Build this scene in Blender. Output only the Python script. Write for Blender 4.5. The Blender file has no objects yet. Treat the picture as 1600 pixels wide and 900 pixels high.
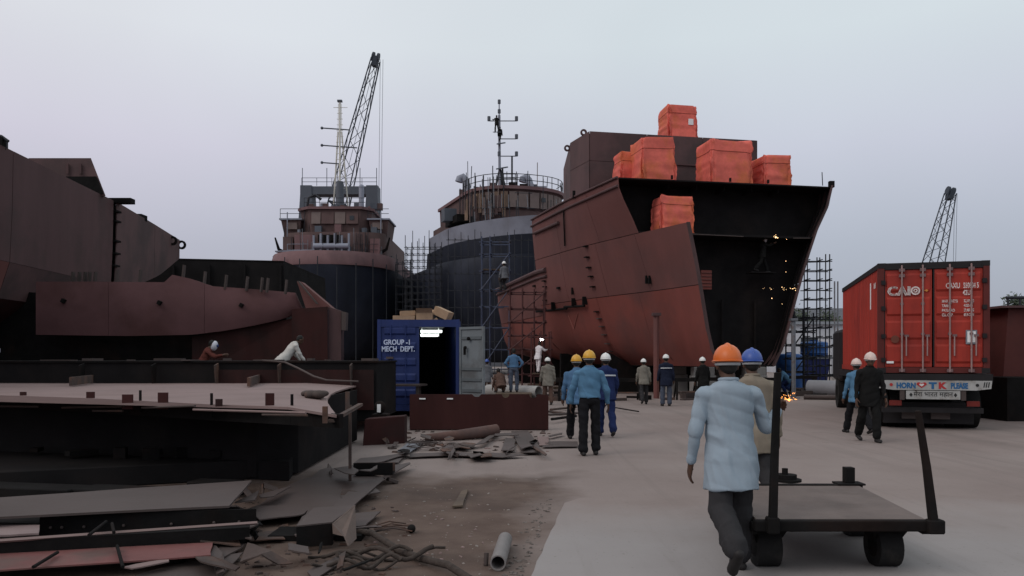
import bpy, bmesh, math, random
from mathutils import Vector, Matrix, noise
random.seed(11)
R = math.radians
SC = bpy.context.scene
COL = SC.collection

# ------------------------------------------------------------ camera
F, CX, HY, HC = 1250.0, 800.0, 559.0, 1.67        # focal length in px of a 1600 px wide picture, horizon row, eye height
cam = bpy.data.cameras.new('camera'); camo = bpy.data.objects.new('camera', cam); COL.objects.link(camo)
cam.sensor_width = 36; cam.lens = 36 * F / 1600; cam.shift_y = (HY - 450) / 1600
cam.clip_start = 0.05; cam.clip_end = 3000
camo.location = (0, 0, HC); camo.rotation_euler = (R(90), 0, 0)
SC.camera = camo

# ------------------------------------------------------------ sky: hazy overcast dusk
SUN_EL, SUN_ROT = R(42), R(-122)
w = bpy.data.worlds.new('World'); SC.world = w; w.use_nodes = True
nt = w.node_tree; nt.nodes.clear()
def N(t, **k):
    n = nt.nodes.new(t)
    for a, v in k.items(): setattr(n, a, v)
    return n
sky = N('ShaderNodeTexSky', sky_type='NISHITA'); sky.sun_disc = False
sky.sun_elevation = SUN_EL; sky.sun_rotation = SUN_ROT; sky.dust_density = 4; sky.air_density = 1.2
bg1 = N('ShaderNodeBackground'); bg1.inputs['Strength'].default_value = 0.07
nt.links.new(sky.outputs[0], bg1.inputs[0])
tc = N('ShaderNodeTexCoord'); sep = N('ShaderNodeSeparateXYZ'); nt.links.new(tc.outputs['Generated'], sep.inputs[0])
ramp = N('ShaderNodeValToRGB'); e = ramp.color_ramp.elements
e[0].position = 0.0; e[0].color = (0.37, 0.40, 0.475, 1)
e[1].position = 1.0; e[1].color = (0.79, 0.85, 0.88, 1)
x = ramp.color_ramp.elements.new(0.13); x.color = (0.472, 0.510, 0.598, 1)
x = ramp.color_ramp.elements.new(0.24); x.color = (0.62, 0.645, 0.742, 1)
x = ramp.color_ramp.elements.new(0.36); x.color = (0.722, 0.792, 0.835, 1)
nt.links.new(sep.outputs['Z'], ramp.inputs[0])
mr = N('ShaderNodeMapRange'); mr.inputs[1].default_value = 0.15; mr.inputs[2].default_value = -0.75
nt.links.new(sep.outputs['X'], mr.inputs[0])
mx = N('ShaderNodeMixRGB', blend_type='MULTIPLY'); mx.inputs[2].default_value = (1.16, 1.05, 1.06, 1)
nt.links.new(mr.outputs[0], mx.inputs[0]); nt.links.new(ramp.outputs[0], mx.inputs[1])
nz = N('ShaderNodeTexNoise'); nz.inputs['Scale'].default_value = 2.2; nz.inputs['Detail'].default_value = 3
nt.links.new(tc.outputs['Generated'], nz.inputs['Vector'])
mr2 = N('ShaderNodeMapRange'); mr2.inputs[1].default_value = .3; mr2.inputs[2].default_value = .7; mr2.inputs[3].default_value = .95; mr2.inputs[4].default_value = 1.05
nt.links.new(nz.outputs[0], mr2.inputs[0])
bg2 = N('ShaderNodeBackground'); nt.links.new(mx.outputs[0], bg2.inputs[0]); nt.links.new(mr2.outputs[0], bg2.inputs[1])
ms = N('ShaderNodeMixShader'); ms.inputs[0].default_value = 0.88
nt.links.new(bg1.outputs[0], ms.inputs[1]); nt.links.new(bg2.outputs[0], ms.inputs[2])
out = N('ShaderNodeOutputWorld'); nt.links.new(ms.outputs[0], out.inputs[0])

sl = bpy.data.lights.new('sun', 'SUN'); sl.energy = 0.7; sl.angle = R(28); sl.color = (1, .92, .86)
so = bpy.data.objects.new('sun', sl); COL.objects.link(so)
sd = Vector((math.sin(SUN_ROT) * math.cos(SUN_EL), math.cos(SUN_ROT) * math.cos(SUN_EL), math.sin(SUN_EL)))
so.rotation_euler = (-sd).to_track_quat('-Z', 'Y').to_euler(); so.location = (5, -40, 30)
SC.view_settings.view_transform = 'Standard'; SC.view_settings.look = 'None'
SC.view_settings.exposure = 0.0; SC.view_settings.gamma = 1.0

# ------------------------------------------------------------ helpers
def P(x, y, Y): return Vector(((x - CX) / F * Y, Y, HC - (y - HY) / F * Y))     # photo point at distance Y
def G(x, y, z=0.0):                                                             # photo point on a level at height z
    Y = F * (HC - z) / (y - HY); return Vector(((x - CX) / F * Y, Y, z))
def srgb(c):
    return tuple(((v / 255) / 12.92 if v / 255 <= .04045 else ((v / 255 + .055) / 1.055) ** 2.4) for v in c)
MATS = {}
def mat(name, col, rough=.75, var=.25, scale=1.5, col2=None, amt2=.0, scale2=.5, streak=0, bump=.15, bscale=40, metal=0, emit=None, estr=1, obj=False, spec=.3):
    """plain procedural material: colour + tonal noise + patches of a second colour (rust, dust) + fine relief"""
    if name in MATS: return MATS[name]
    m = bpy.data.materials.new(name); m.use_nodes = True; t = m.node_tree; b = t.nodes['Principled BSDF']
    L = t.links.new
    b.inputs['Roughness'].default_value = rough; b.inputs['Metallic'].default_value = metal
    b.inputs['Specular IOR Level'].default_value = spec
    if emit:
        b.inputs['Base Color'].default_value = (*col, 1)
        b.inputs['Emission Color'].default_value = (*emit, 1); b.inputs['Emission Strength'].default_value = estr
        MATS[name] = m; return m
    if obj: co = t.nodes.new('ShaderNodeTexCoord').outputs['Object']
    else: co = t.nodes.new('ShaderNodeNewGeometry').outputs['Position']
    n1 = t.nodes.new('ShaderNodeTexNoise'); n1.inputs['Scale'].default_value = scale; n1.inputs['Detail'].default_value = 8; n1.inputs['Roughness'].default_value = .65
    if streak:
        mp = t.nodes.new('ShaderNodeMapping'); mp.inputs['Scale'].default_value = (streak, streak, .25); L(co, mp.inputs[0]); L(mp.outputs[0], n1.inputs['Vector'])
    else: L(co, n1.inputs['Vector'])
    r1 = t.nodes.new('ShaderNodeMapRange'); r1.inputs[1].default_value = .28; r1.inputs[2].default_value = .72
    r1.inputs[3].default_value = 1 - var; r1.inputs[4].default_value = 1 + var; L(n1.outputs[0], r1.inputs[0])
    vm = t.nodes.new('ShaderNodeVectorMath'); vm.operation = 'SCALE'; L(r1.outputs[0], vm.inputs['Scale'])
    if col2:
        n2 = t.nodes.new('ShaderNodeTexNoise'); n2.inputs['Scale'].default_value = scale2; n2.inputs['Detail'].default_value = 7; n2.inputs['Roughness'].default_value = .6
        L(co, n2.inputs['Vector'])
        r2 = t.nodes.new('ShaderNodeMapRange'); r2.inputs[1].default_value = .62 - amt2 * .35; r2.inputs[2].default_value = .75 - amt2 * .3; L(n2.outputs[0], r2.inputs[0])
        mx = t.nodes.new('ShaderNodeMixRGB'); mx.inputs[1].default_value = (*col, 1); mx.inputs[2].default_value = (*col2, 1)
        L(r2.outputs[0], mx.inputs[0]); L(mx.outputs[0], vm.inputs[0])
    else: vm.inputs[0].default_value = col
    L(vm.outputs[0], b.inputs['Base Color'])
    if bump:
        n3 = t.nodes.new('ShaderNodeTexNoise'); n3.inputs['Scale'].default_value = bscale; n3.inputs['Detail'].default_value = 5; L(co, n3.inputs['Vector'])
        bp = t.nodes.new('ShaderNodeBump'); bp.inputs['Strength'].default_value = bump; bp.inputs['Distance'].default_value = .02
        L(n3.outputs[0], bp.inputs['Height']); L(bp.outputs[0], b.inputs['Normal'])
    MATS[name] = m; return m

def tag(o, label=None, cat=None, group=None, kind=None):
    if label: o['label'] = label
    if cat: o['category'] = cat
    if group: o['group'] = group
    if kind: o['kind'] = kind
    return o
def thing(name, label, cat, loc=(0, 0, 0), rotz=0, group=None, kind=None):
    o = bpy.data.objects.new(name, None); COL.objects.link(o); o.location = loc; o.rotation_euler = (0, 0, rotz)
    o.empty_display_size = .2
    return tag(o, label, cat, group, kind)
def rootloc(o):
    while o.parent: o = o.parent
    return Vector(o.location)

class MB:
    def __init__(s): s.v = []; s.f = []; s.m = []
    def add(s, vs, fs, mi=0):
        b = len(s.v); s.v += [Vector(v) for v in vs]; s.f += [tuple(i + b for i in f) for f in fs]; s.m += [mi] * len(fs); return s
    def hexa(s, p, mi=0):       # 4 bottom (ccw) + 4 top
        return s.add(p, [(3, 2, 1, 0), (4, 5, 6, 7), (0, 1, 5, 4), (1, 2, 6, 5), (2, 3, 7, 6), (3, 0, 4, 7)], mi)
    def box(s, lo, hi, M=None, mi=0):
        (a, b, c), (d, e, f) = lo, hi
        p = [Vector(q) for q in ((a, b, c), (d, b, c), (d, e, c), (a, e, c), (a, b, f), (d, b, f), (d, e, f), (a, e, f))]
        if M is not None: p = [M @ q for q in p]
        return s.hexa(p, mi)
    def prism(s, poly, off, mi=0):
        n = len(poly); p = [Vector(q) for q in poly]; off = Vector(off)
        fs = [tuple(range(n - 1, -1, -1)), tuple(range(n, 2 * n))] + [(i, (i + 1) % n, n + (i + 1) % n, n + i) for i in range(n)]
        return s.add(p + [q + off for q in p], fs, mi)
    def loft(s, rings, caps=True, closed=True, mi=0):
        n = len(rings[0]); vs = [v for r in rings for v in r]; fs = []
        for i in range(len(rings) - 1):
            for j in range(n if closed else n - 1):
                k = (j + 1) % n; fs.append((i * n + j, i * n + k, (i + 1) * n + k, (i + 1) * n + j))
        if caps: fs += [tuple(range(n - 1, -1, -1)), tuple(range((len(rings) - 1) * n, len(rings) * n))]
        return s.add(vs, fs, mi)
    def cyl(s, a, b, ra, rb=None, n=10, caps=True, mi=0):
        a, b = Vector(a), Vector(b); rb = ra if rb is None else rb; q = (b - a).to_track_quat('Z', 'Y')
        c = [q @ Vector((math.cos(2 * math.pi * i / n), math.sin(2 * math.pi * i / n), 0)) for i in range(n)]
        return s.loft([[a + u * ra for u in c], [b + u * rb for u in c]], caps, mi=mi)
    def tube(s, path, r, n=8, mi=0):
        path = [Vector(p) for p in path]; rings = []
        for i, p in enumerate(path):
            d = (path[min(i + 1, len(path) - 1)] - path[max(i - 1, 0)]); q = d.to_track_quat('Z', 'Y')
            rr = r[i] if isinstance(r, (list, tuple)) else r
            rings.append([p + q @ Vector((math.cos(2 * math.pi * k / n) * rr, math.sin(2 * math.pi * k / n) * rr, 0)) for k in range(n)])
        return s.loft(rings, mi=mi)
    def pipe(s, a, b, ro, ri, n=20, mi=0):     # hollow pipe
        a, b = Vector(a), Vector(b); q = (b - a).to_track_quat('Z', 'Y')
        c = [q @ Vector((math.cos(2 * math.pi * i / n), math.sin(2 * math.pi * i / n), 0)) for i in range(n)]
        rg = [[a + u * ro for u in c], [b + u * ro for u in c], [b + u * ri for u in c], [a + u * ri for u in c], [a + u * ro for u in c]]
        return s.loft(rg, caps=False, mi=mi)
    def ball(s, c, r, nu=12, nv=8, M=None, mi=0, v0=0.0, v1=1.0):
        c = Vector(c); r = (r, r, r) if not isinstance(r, (tuple, list, Vector)) else r; rings = []
        for i in range(nv + 1):
            t = math.pi * (v0 + (v1 - v0) * i / nv); st = max(math.sin(t), 1e-3)
            ring = []
            for k in range(nu):
                p = Vector((r[0] * st * math.cos(2 * math.pi * k / nu), r[1] * st * math.sin(2 * math.pi * k / nu), -r[2] * math.cos(t)))
                ring.append(c + (M @ p if M is not None else p))
            rings.append(ring)
        return s.loft(rings, mi=mi)
    def caps(s, a, b, ra, rb, n=10, mi=0):      # tapered capsule
        a, b = Vector(a), Vector(b); d = b - a
        q = d.to_track_quat('Z', 'Y') if d.length > 1e-6 else Matrix.Identity(3).to_quaternion()
        u = d.normalized() if d.length > 1e-6 else Vector((0, 0, 1)); rings = []
        for k in range(5):
            t = -math.pi / 2 + math.pi / 2 * k / 4; rr = max(math.cos(t), .02) * ra
            rings.append([a + u * math.sin(t) * ra + q @ Vector((math.cos(2 * math.pi * i / n) * rr, math.sin(2 * math.pi * i / n) * rr, 0)) for i in range(n)])
        for k in range(5):
            t = math.pi / 2 * k / 4; rr = max(math.cos(t), .02) * rb
            rings.append([b + u * math.sin(t) * rb + q @ Vector((math.cos(2 * math.pi * i / n) * rr, math.sin(2 * math.pi * i / n) * rr, 0)) for i in range(n)])
        return s.loft(rings, mi=mi)
    def mesh(s, name, mats, smooth=None, off=Vector((0, 0, 0))):
        me = bpy.data.meshes.new(name); me.from_pydata([v - off for v in s.v], [], s.f)
        for m in (mats if isinstance(mats, (list, tuple)) else [mats]): me.materials.append(m)
        if len(me.materials) > 1: me.polygons.foreach_set('material_index', s.m)
        bm = bmesh.new(); bm.from_mesh(me); bmesh.ops.recalc_face_normals(bm, faces=bm.faces); bm.to_mesh(me); bm.free()
        if smooth:
            me.shade_smooth(); me.set_sharp_from_angle(angle=R(smooth))
        return me
    def part(s, name, mats, parent, smooth=None, local=False, bevel=0):
        off = Vector((0, 0, 0)) if local else rootloc(parent)
        o = bpy.data.objects.new(name, s.mesh(name, mats, smooth, off)); COL.objects.link(o); o.parent = parent
        if bevel: bev(o, bevel)
        return o
    def top(s, name, mats, label=None, cat=None, group=None, kind=None, smooth=None, bevel=0, origin=None):
        if origin is None:
            xs = [v.x for v in s.v]; ys = [v.y for v in s.v]
            origin = Vector(((min(xs) + max(xs)) / 2, (min(ys) + max(ys)) / 2, min(v.z for v in s.v)))
        o = bpy.data.objects.new(name, s.mesh(name, mats, smooth, Vector(origin))); COL.objects.link(o); o.location = origin
        if bevel: bev(o, bevel)
        return tag(o, label, cat, group, kind)
def bev(o, wd):
    m = o.modifiers.new('bevel', 'BEVEL'); m.width = wd; m.segments = 1; m.limit_method = 'ANGLE'; m.angle_limit = R(40)
POLES = {}
def pole(name, a, b, r, m, parent, n=8):        # straight round bar as its own part; all bars of a material share one mesh
    k = (m.name, n)
    if k not in POLES:
        POLES[k] = MB().cyl((0, 0, 0), (0, 0, 1), 1, n=n).mesh('bar', m, 40)
    o = bpy.data.objects.new(name, POLES[k]); COL.objects.link(o); o.parent = parent
    a, b = Vector(a), Vector(b); d = b - a
    o.location = a - rootloc(parent); o.rotation_mode = 'QUATERNION'; o.rotation_quaternion = d.to_track_quat('Z', 'Y'); o.scale = (r, r, d.length)
    return o
BOXES = {}
def blk(name, c, size, m, parent, rz=0, rx=0, ry=0, local=False):       # box part sharing one unit-cube mesh
    if m.name not in BOXES: BOXES[m.name] = MB().box((-.5, -.5, -.5), (.5, .5, .5)).mesh('block', m)
    o = bpy.data.objects.new(name, BOXES[m.name]); COL.objects.link(o); o.parent = parent
    o.location = Vector(c) - (Vector((0, 0, 0)) if local else rootloc(parent)); o.rotation_euler = (rx, ry, rz); o.scale = size
    return o
TSC = bpy.data.scenes.new('workspace')
def evalmesh(o):
    TSC.collection.objects.link(o); TSC.view_layers[0].update(); dg = TSC.view_layers[0].depsgraph
    me = bpy.data.meshes.new_from_object(o.evaluated_get(dg)); bpy.data.objects.remove(o); return me
def remesh(mb, name, mats, vox, smooth=2, parent=None, disp=None):
    """one continuous skin over overlapping closed shapes"""
    o = bpy.data.objects.new('tmp', mb.mesh('tmp', MATS['tmpm']))
    m = o.modifiers.new('r', 'REMESH'); m.mode = 'VOXEL'; m.voxel_size = vox
    if smooth: m2 = o.modifiers.new('s', 'SMOOTH'); m2.iterations = smooth; m2.factor = .5
    tm = o.data; me = evalmesh(o); bpy.data.meshes.remove(tm)
    me.name = name; me.materials.clear()
    for q in (mats if isinstance(mats, (list, tuple)) else [mats]): me.materials.append(q)
    if disp:
        nv = len(me.vertices); cs = [0.0] * (3 * nv); ns = [0.0] * (3 * nv)
        me.vertices.foreach_get('co', cs); me.vertex_normals.foreach_get('vector', ns); oc = []
        for i in range(0, 3 * nv, 3): oc.extend(disp(Vector(cs[i:i + 3]), Vector(ns[i:i + 3])))
        me.vertices.foreach_set('co', oc); me.update()
    me.shade_smooth()
    ob = bpy.data.objects.new(name, me); COL.objects.link(ob); ob.parent = parent
    return ob
mat('tmpm', (.5, .5, .5))
def textpart(s, size, M, m, parent, name='lettering', local=True, align='LEFT', sx=1.0, bold=.025):
    cu = bpy.data.curves.new('txt', 'FONT'); cu.body = s; cu.size = size; cu.extrude = .0015; cu.offset = size * bold; cu.align_x = align; cu.resolution_u = 3
    me = evalmesh(bpy.data.objects.new('tmp', cu))
    me.transform(M @ Matrix.Diagonal((sx, 1, 1, 1))); me.materials.clear(); me.materials.append(m)
    ob = bpy.data.objects.new(name, me); COL.objects.link(ob); ob.parent = parent
    return ob
def lerp(a, b, t): return a + (b - a) * t
def interp(xs, ys, x):
    if x <= xs[0]: return ys[0]
    for i in range(1, len(xs)):
        if x <= xs[i]: return lerp(ys[i - 1], ys[i], (x - xs[i - 1]) / (xs[i] - xs[i - 1]))
    return ys[-1]

# ------------------------------------------------------------ materials
M_ = mat
primer   = M_('red_primer', (.146, .058, .052), .76, .13, .8, (.122, .054, .050), .35, .25, streak=1.0, bump=.12, bscale=9)
primer2  = M_('red_primer_fresh', (.190, .054, .043), .76, .13, .9, (.130, .049, .043), .35, .3, streak=1.0, bump=.12, bscale=9)
primerB  = M_('brown_primer', (.105, .060, .060), .78, .12, .7, (.066, .043, .043), .5, .4, streak=1.8, bump=.1, bscale=9)
primerD  = M_('dull_brown_primer', (.090, .049, .050), .78, .14, .8, (.070, .042, .042), .4, .5, streak=1.6, bump=.1, bscale=9)
pinkp    = M_('pink_primer', (.122, .058, .060), .8, .18, .8, (.098, .044, .043), .45, .45, bump=.1, bscale=8)
darkst   = M_('dark_bare_steel', (.011, .0102, .0102), .85, .4, 2.0, (.018, .012, .0105), .3, .8, bump=.2, bscale=20, spec=.08)
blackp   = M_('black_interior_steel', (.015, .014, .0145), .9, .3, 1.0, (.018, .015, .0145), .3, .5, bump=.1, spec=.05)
plate    = M_('grey_steel_plate', (.078, .059, .055), .68, .18, 1.2, (.056, .042, .038), .45, .6, bump=.12, bscale=14)
girdr    = M_('girder_red', (.042, .015, .014), .8, .3, 1.2, (.030, .015, .014), .4, .8, streak=1.2, bump=.1, bscale=12, spec=.15)
plateP   = M_('dusty_pale_plate', (.222, .157, .148), .7, .10, .7, (.190, .132, .122), .4, .5, bump=.06, bscale=10)
rustpl   = M_('rusty_plate', (.062, .045, .040), .85, .35, 2.5, (.12, .064, .045), .4, 1.6, bump=.3, bscale=25)
blueh    = M_('navy_hull_paint', (.014, .018, .030), .6, .3, .5, (.022, .026, .040), .4, .25, streak=1.2, bump=.08, bscale=5)
greyb    = M_('pale_grey_paint', (.25, .265, .32), .6, .15, .4, (.19, .195, .23), .35, .3, streak=1.0, bump=.05)
greyd    = M_('slate_grey_paint', (.085, .095, .115), .6, .15, .4, bump=.05)
mauve    = M_('mauve_primer', (.170, .095, .098), .75, .2, .4, (.13, .075, .078), .4, .3, streak=1, bump=.05)
brownS   = M_('brown_house_primer', (.110, .068, .065), .8, .2, .4, (.085, .055, .052), .4, .3, bump=.05)
ply      = M_('plywood', (.20, .135, .100), .8, .25, 1.0, (.22, .15, .10), .3, 1, bump=.05)
plyg     = M_('grey_board', (.17, .13, .12), .8, .2, .8, bump=.05)
whitep   = M_('white_paint', (.62, .63, .62), .55, .12, 2, (.45, .42, .38), .2, 2, bump=.05)
cream    = M_('cream_mast_paint', (.60, .58, .52), .6, .1, 2, bump=0)
galv     = M_('galvanised_tube', (.17, .18, .20), .5, .25, 3, (.12, .09, .08), .3, 3, bump=.1, metal=.3)
tubed    = M_('dark_scaffold_tube', (.022, .024, .030), .6, .3, 3, bump=.1)
tubeb    = M_('blue_scaffold_tube', (.060, .075, .125), .55, .25, 3, (.05, .04, .04), .25, 3, bump=.1)
tuber    = M_('red_scaffold_tube', (.075, .028, .028), .6, .25, 3, bump=.1)
cranem   = M_('crane_steel', (.030, .038, .052), .6, .2, 1, bump=0)
contr    = M_('container_red', (.33, .031, .019), .6, .22, 1.6, (.26, .026, .018), .35, .7, streak=2, bump=.08, bscale=12)
contd    = M_('container_dark_frame', (.012, .010, .011), .6, .3, 2, bump=.1)
contb    = M_('container_blue', (.016, .031, .125), .55, .2, 1.5, (.015, .028, .11), .4, 1, streak=2, bump=.1, bscale=12)
doorg    = M_('container_grey_door', (.17, .19, .205), .6, .15, 1.5, (.12, .125, .13), .3, 1.2, bump=.08)
tarp     = M_('orange_red_tarpaulin', (.70, .148, .112), .8, .18, 3.0, (.60, .150, .070), .35, .8, bump=.15, bscale=7)
cardb    = M_('cardboard', (.36, .24, .155), .85, .12, 5, (.29, .19, .12), .3, 3, bump=.05)
letw     = M_('white_lettering', (.78, .78, .78), .6, .06, 12, bump=0)
letb     = M_('blue_lettering', (.02, .11, .26), .6, .08, 12, bump=0)
letr     = M_('red_lettering', (.40, .03, .03), .6, .08, 12, bump=0)
letk     = M_('black_lettering', (.02, .02, .02), .6, .1, 12, bump=0)
rubber   = M_('rubber', (.012, .0115, .0115), .9, .2, 6, (.028, .025, .023), .2, 4, bump=.2)
wood     = M_('old_timber', (.115, .085, .062), .85, .3, 4, (.08, .058, .045), .4, 2, bump=.3, bscale=30)
stone    = M_('rubble', (.24, .21, .19), .9, .35, 8, bump=.3)
ropem    = M_('dusty_rope', (.052, .040, .034), .95, .35, 20, bump=.5, bscale=90)
conc     = M_('cast_concrete', (.26, .25, .24), .9, .2, 2, (.18, .165, .15), .35, 1, bump=.2, bscale=30)
asb      = M_('roof_sheet_grey', (.10, .105, .12), .8, .15, 1, bump=.05)
wallw    = M_('white_wall', (.52, .54, .58), .8, .12, .5, (.40, .41, .43), .3, .3, bump=.05)
glassd   = M_('dark_glass', (.02, .025, .03), .15, .2, 1, bump=0, spec=.5)
leafm    = M_('leaf', (.045, .06, .035), .7, .4, 1.5, bump=0)
barkm    = M_('bark', (.06, .045, .035), .9, .3, 4, bump=.3)
weld     = M_('welding_arc', (1, 1, 1), emit=(1.0, .95, .98), estr=14)
sparkm   = M_('hot_spark', (1, .7, .3), emit=(1.0, .62, .30), estr=3.5)
sparko   = M_('orange_spark', (1, .5, .2), emit=(1.0, .36, .08), estr=3.5)
lampm    = M_('fluorescent_tube', (1, 1, 1), emit=(.92, 1.0, .96), estr=2.6)

# ============================================================ GROUND
def ground_material(slab=False):
    m = bpy.data.materials.new('yard_ground' if not slab else 'smooth_concrete'); m.use_nodes = True; t = m.node_tree; b = t.nodes['Principled BSDF']; L = t.links.new
    nn = t.nodes.new
    pos = nn('ShaderNodeNewGeometry').outputs['Position']
    def noise_(s, d=8, r=.62, vec=pos):
        n = nn('ShaderNodeTexNoise'); n.inputs['Scale'].default_value = s; n.inputs['Detail'].default_value = d; n.inputs['Roughness'].default_value = r; L(vec, n.inputs['Vector']); return n.outputs[0]
    def rng(v, a, b_, c, d):
        n = nn('ShaderNodeMapRange'); L(v, n.inputs[0])
        for i, q in enumerate((a, b_, c, d)): n.inputs[i + 1].default_value = q
        return n.outputs[0]
    def mixc(f, a, c):
        n = nn('ShaderNodeMixRGB'); L(f, n.inputs[0])
        for i, q in ((1, a), (2, c)):
            if isinstance(q, tuple): n.inputs[i].default_value = (*q, 1)
            else: L(q, n.inputs[i])
        return n.outputs[0]
    def math_(op, a, c):
        n = nn('ShaderNodeMath'); n.operation = op
        for i, q in ((0, a), (1, c)):
            if isinstance(q, (int, float)): n.inputs[i].default_value = q
            else: L(q, n.inputs[i])
        return n.outputs[0]
    sp = nn('ShaderNodeSeparateXYZ'); L(pos, sp.inputs[0])
    # trodden dirt on the left of the yard, its ragged edge wandering towards the road
    edge = math_('ADD', sp.outputs[0], math_('MULTIPLY', sp.outputs[1], -.09))
    edge = math_('ADD', edge, math_('MULTIPLY', math_('SUBTRACT', noise_(.55, 5), .5), 1.7)); edge = math_('ADD', edge, .45)
    far = math_('MULTIPLY', math_('SUBTRACT', sp.outputs[1], 11.0), .55)
    far = math_('ADD', far, math_('MULTIPLY', math_('SUBTRACT', noise_(.4, 4), .5), 3.5))
    ed2 = math_('MAXIMUM', edge, far)
    dirt = rng(ed2, -.35, .55, 1, 0)
    dcol = mixc(rng(noise_(2.2), .35, .65, 0, 1), (.088, .058, .046), (.124, .087, .070))
    dcol = mixc(rng(noise_(.7, 4), .48, .66, 0, .75), dcol, (.062, .042, .034))
    ccol = mixc(rng(noise_(.35), .36, .64, 0, 1), (.212, .170, .156), (.256, .212, .196))
    mp = nn('ShaderNodeMapping'); mp.inputs['Scale'].default_value = (1.4, .12, 1); mp.inputs['Rotation'].default_value = (0, 0, .35); L(pos, mp.inputs[0])
    ccol = mixc(rng(noise_(1.0, 5, .6, mp.outputs[0]), .52, .70, 0, .55), ccol, (.165, .138, .126))
    ccol = mixc(rng(noise_(14, 3), .60, .72, 0, .35), ccol, (.13, .112, .10))
    ccol = mixc(rng(noise_(.8, 7, .7), .60, .70, 0, .5), ccol, (.125, .104, .094))
    mp3 = nn('ShaderNodeMapping'); mp3.inputs['Scale'].default_value = (3.0, .05, 1); mp3.inputs['Rotation'].default_value = (0, 0, -.12); L(pos, mp3.inputs[0])
    ccol = mixc(rng(noise_(1.0, 4, .6, mp3.outputs[0]), .55, .68, 0, .4), ccol, (.160, .134, .122))
    if slab:
        scol = mixc(rng(noise_(.5, 5), .36, .64, 0, 1), (.262, .240, .234), (.292, .270, .264))
        scol = mixc(rng(noise_(1.6, 6), .60, .72, 0, .5), scol, (.215, .192, .184))
        mp2 = nn('ShaderNodeMapping'); mp2.inputs['Scale'].default_value = (2.6, .10, 1); mp2.inputs['Rotation'].default_value = (0, 0, -.25); L(pos, mp2.inputs[0])
        scol = mixc(rng(noise_(1.0, 6, .65, mp2.outputs[0]), .56, .70, 0, .45), scol, (.195, .172, .162))
        scol = mixc(rng(noise_(26, 2), .66, .74, 0, .5), scol, (.15, .13, .12))
        fy = math_('ADD', sp.outputs[1], math_('MULTIPLY', math_('SUBTRACT', noise_(.6, 5), .5), 3.0))
        ccol = mixc(rng(fy, 7.2, 9.3, 0, 1), scol, ccol); dirt = rng(sp.outputs[2], 50, 60, 0, 1)
    L(mixc(dirt, ccol, dcol), b.inputs['Base Color']); b.inputs['Roughness'].default_value = .88; b.inputs['Specular IOR Level'].default_value = .25
    h = math_('ADD', math_('MULTIPLY', noise_(9), .5), math_('MULTIPLY', noise_(45, 4), .35))
    bp = nn('ShaderNodeBump'); bp.inputs['Distance'].default_value = .03
    L(rng(dirt, 0, 1, .12, .55), bp.inputs['Strength']); L(h, bp.inputs['Height']); L(bp.outputs[0], b.inputs['Normal'])
    return m
MB().add([(-900, -300, 0), (900, -300, 0), (900, 1500, 0), (-900, 1500, 0)], [(0, 1, 2, 3)]).top('ground', ground_material(), kind='structure', origin=(0, 0, 0))
slabm = ground_material(True)
edge = [(-1.5, -6), (-.55, 1.5)]
for i in range(24):
    y = 2.5 + i * .29; xx = interp([2.5, 6.12, 7.6, 9.2], [-.36, .147, .36, .60], y) + noise.noise((0, y * 3.1, 0)) * .045; edge.append((xx, y))
edge += [(.78, 9.45), (1.4, 9.62), (4, 9.7), (9, 9.9), (16, 10.2), (30, 11), (30, -6)]
MB().prism([(a, b, -.02) for a, b in edge], (0, 0, .030)).top('concrete_pavement', slabm, kind='structure', bevel=.008)

# ============================================================ MAIN SHIP (open bow section)
ZR = [1.3, 1.65, 2.5, 5.1, 7.2, 8.8, 9.4]
SR = [-3, 0, 5, 10, 30]
HB = [[1.9, 2.1, 2.35, 2.8, 3.25, 3.9, 4.0], [2.2, 2.5, 2.75, 3.5, 4.2, 5.0, 5.05], [2.9, 3.5, 4.2, 5.0, 5.5, 5.9, 5.95], [3.4, 4.4, 5.4, 6.1, 6.35, 6.5, 6.5], [3.6, 5, 6.1, 6.5, 6.5, 6.5, 6.5]]
def hb(s, z):
    col = [interp(ZR, r, z) for r in HB]; return interp(SR, col, s)
C0 = Vector((9.45, 34.95, 0)); AFT = Vector((-.19, .982, 0)); STB = Vector((.982, .19, 0))
def W(s, u, z): return C0 + AFT * s + STB * u + Vector((0, 0, z))
def deckz(s): return 9.4 - .01 * s
ship = thing('ship_hull_block', 'large red-brown ship hull under construction with a black open bow end', 'ship', W(6, 0, 1.2))
def shell_plate(s0, s1, z0f, z1f, side, m, nm='hull_plate', nu=6, nv=5, th=.03, out=0.0, gap=.014):
    mb = MB(); a = []; b_ = []; k = random.random() * 50
    for i in range(nu + 1):
        s = lerp(s0 + gap, s1 - gap, i / nu)
        for j in range(nv + 1):
            z = lerp(z0f(s) + gap, z1f(s) - gap, j / nv)
            wob = noise.noise((s * .9 + k, z * .9, side)) * .02 * math.sin(math.pi * i / nu) * math.sin(math.pi * j / nv)
            h = hb(s, z) + out + wob
            a.append(W(s, side * h, z)); b_.append(W(s, side * (h - th), z))
    n = len(a); fs = []; q = nv + 1
    for i in range(nu):
        for j in range(nv):
            f = (i * q + j, (i + 1) * q + j, (i + 1) * q + j + 1, i * q + j + 1); fs += [f, tuple(n + v for v in reversed(f))]
    rim = [i * q for i in range(nu + 1)] + [nu * q + j for j in range(1, nv + 1)] + [i * q + nv for i in range(nu - 1, -1, -1)] + [j for j in range(nv - 1, 0, -1)]
    for i in range(len(rim)):
        c, d = rim[i], rim[(i + 1) % len(rim)]; fs.append((c, d, n + d, n + c))
    mb.add(a + b_, fs); return mb.part(nm, m, ship, 50)
K = lambda v: (lambda s: v)
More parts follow.
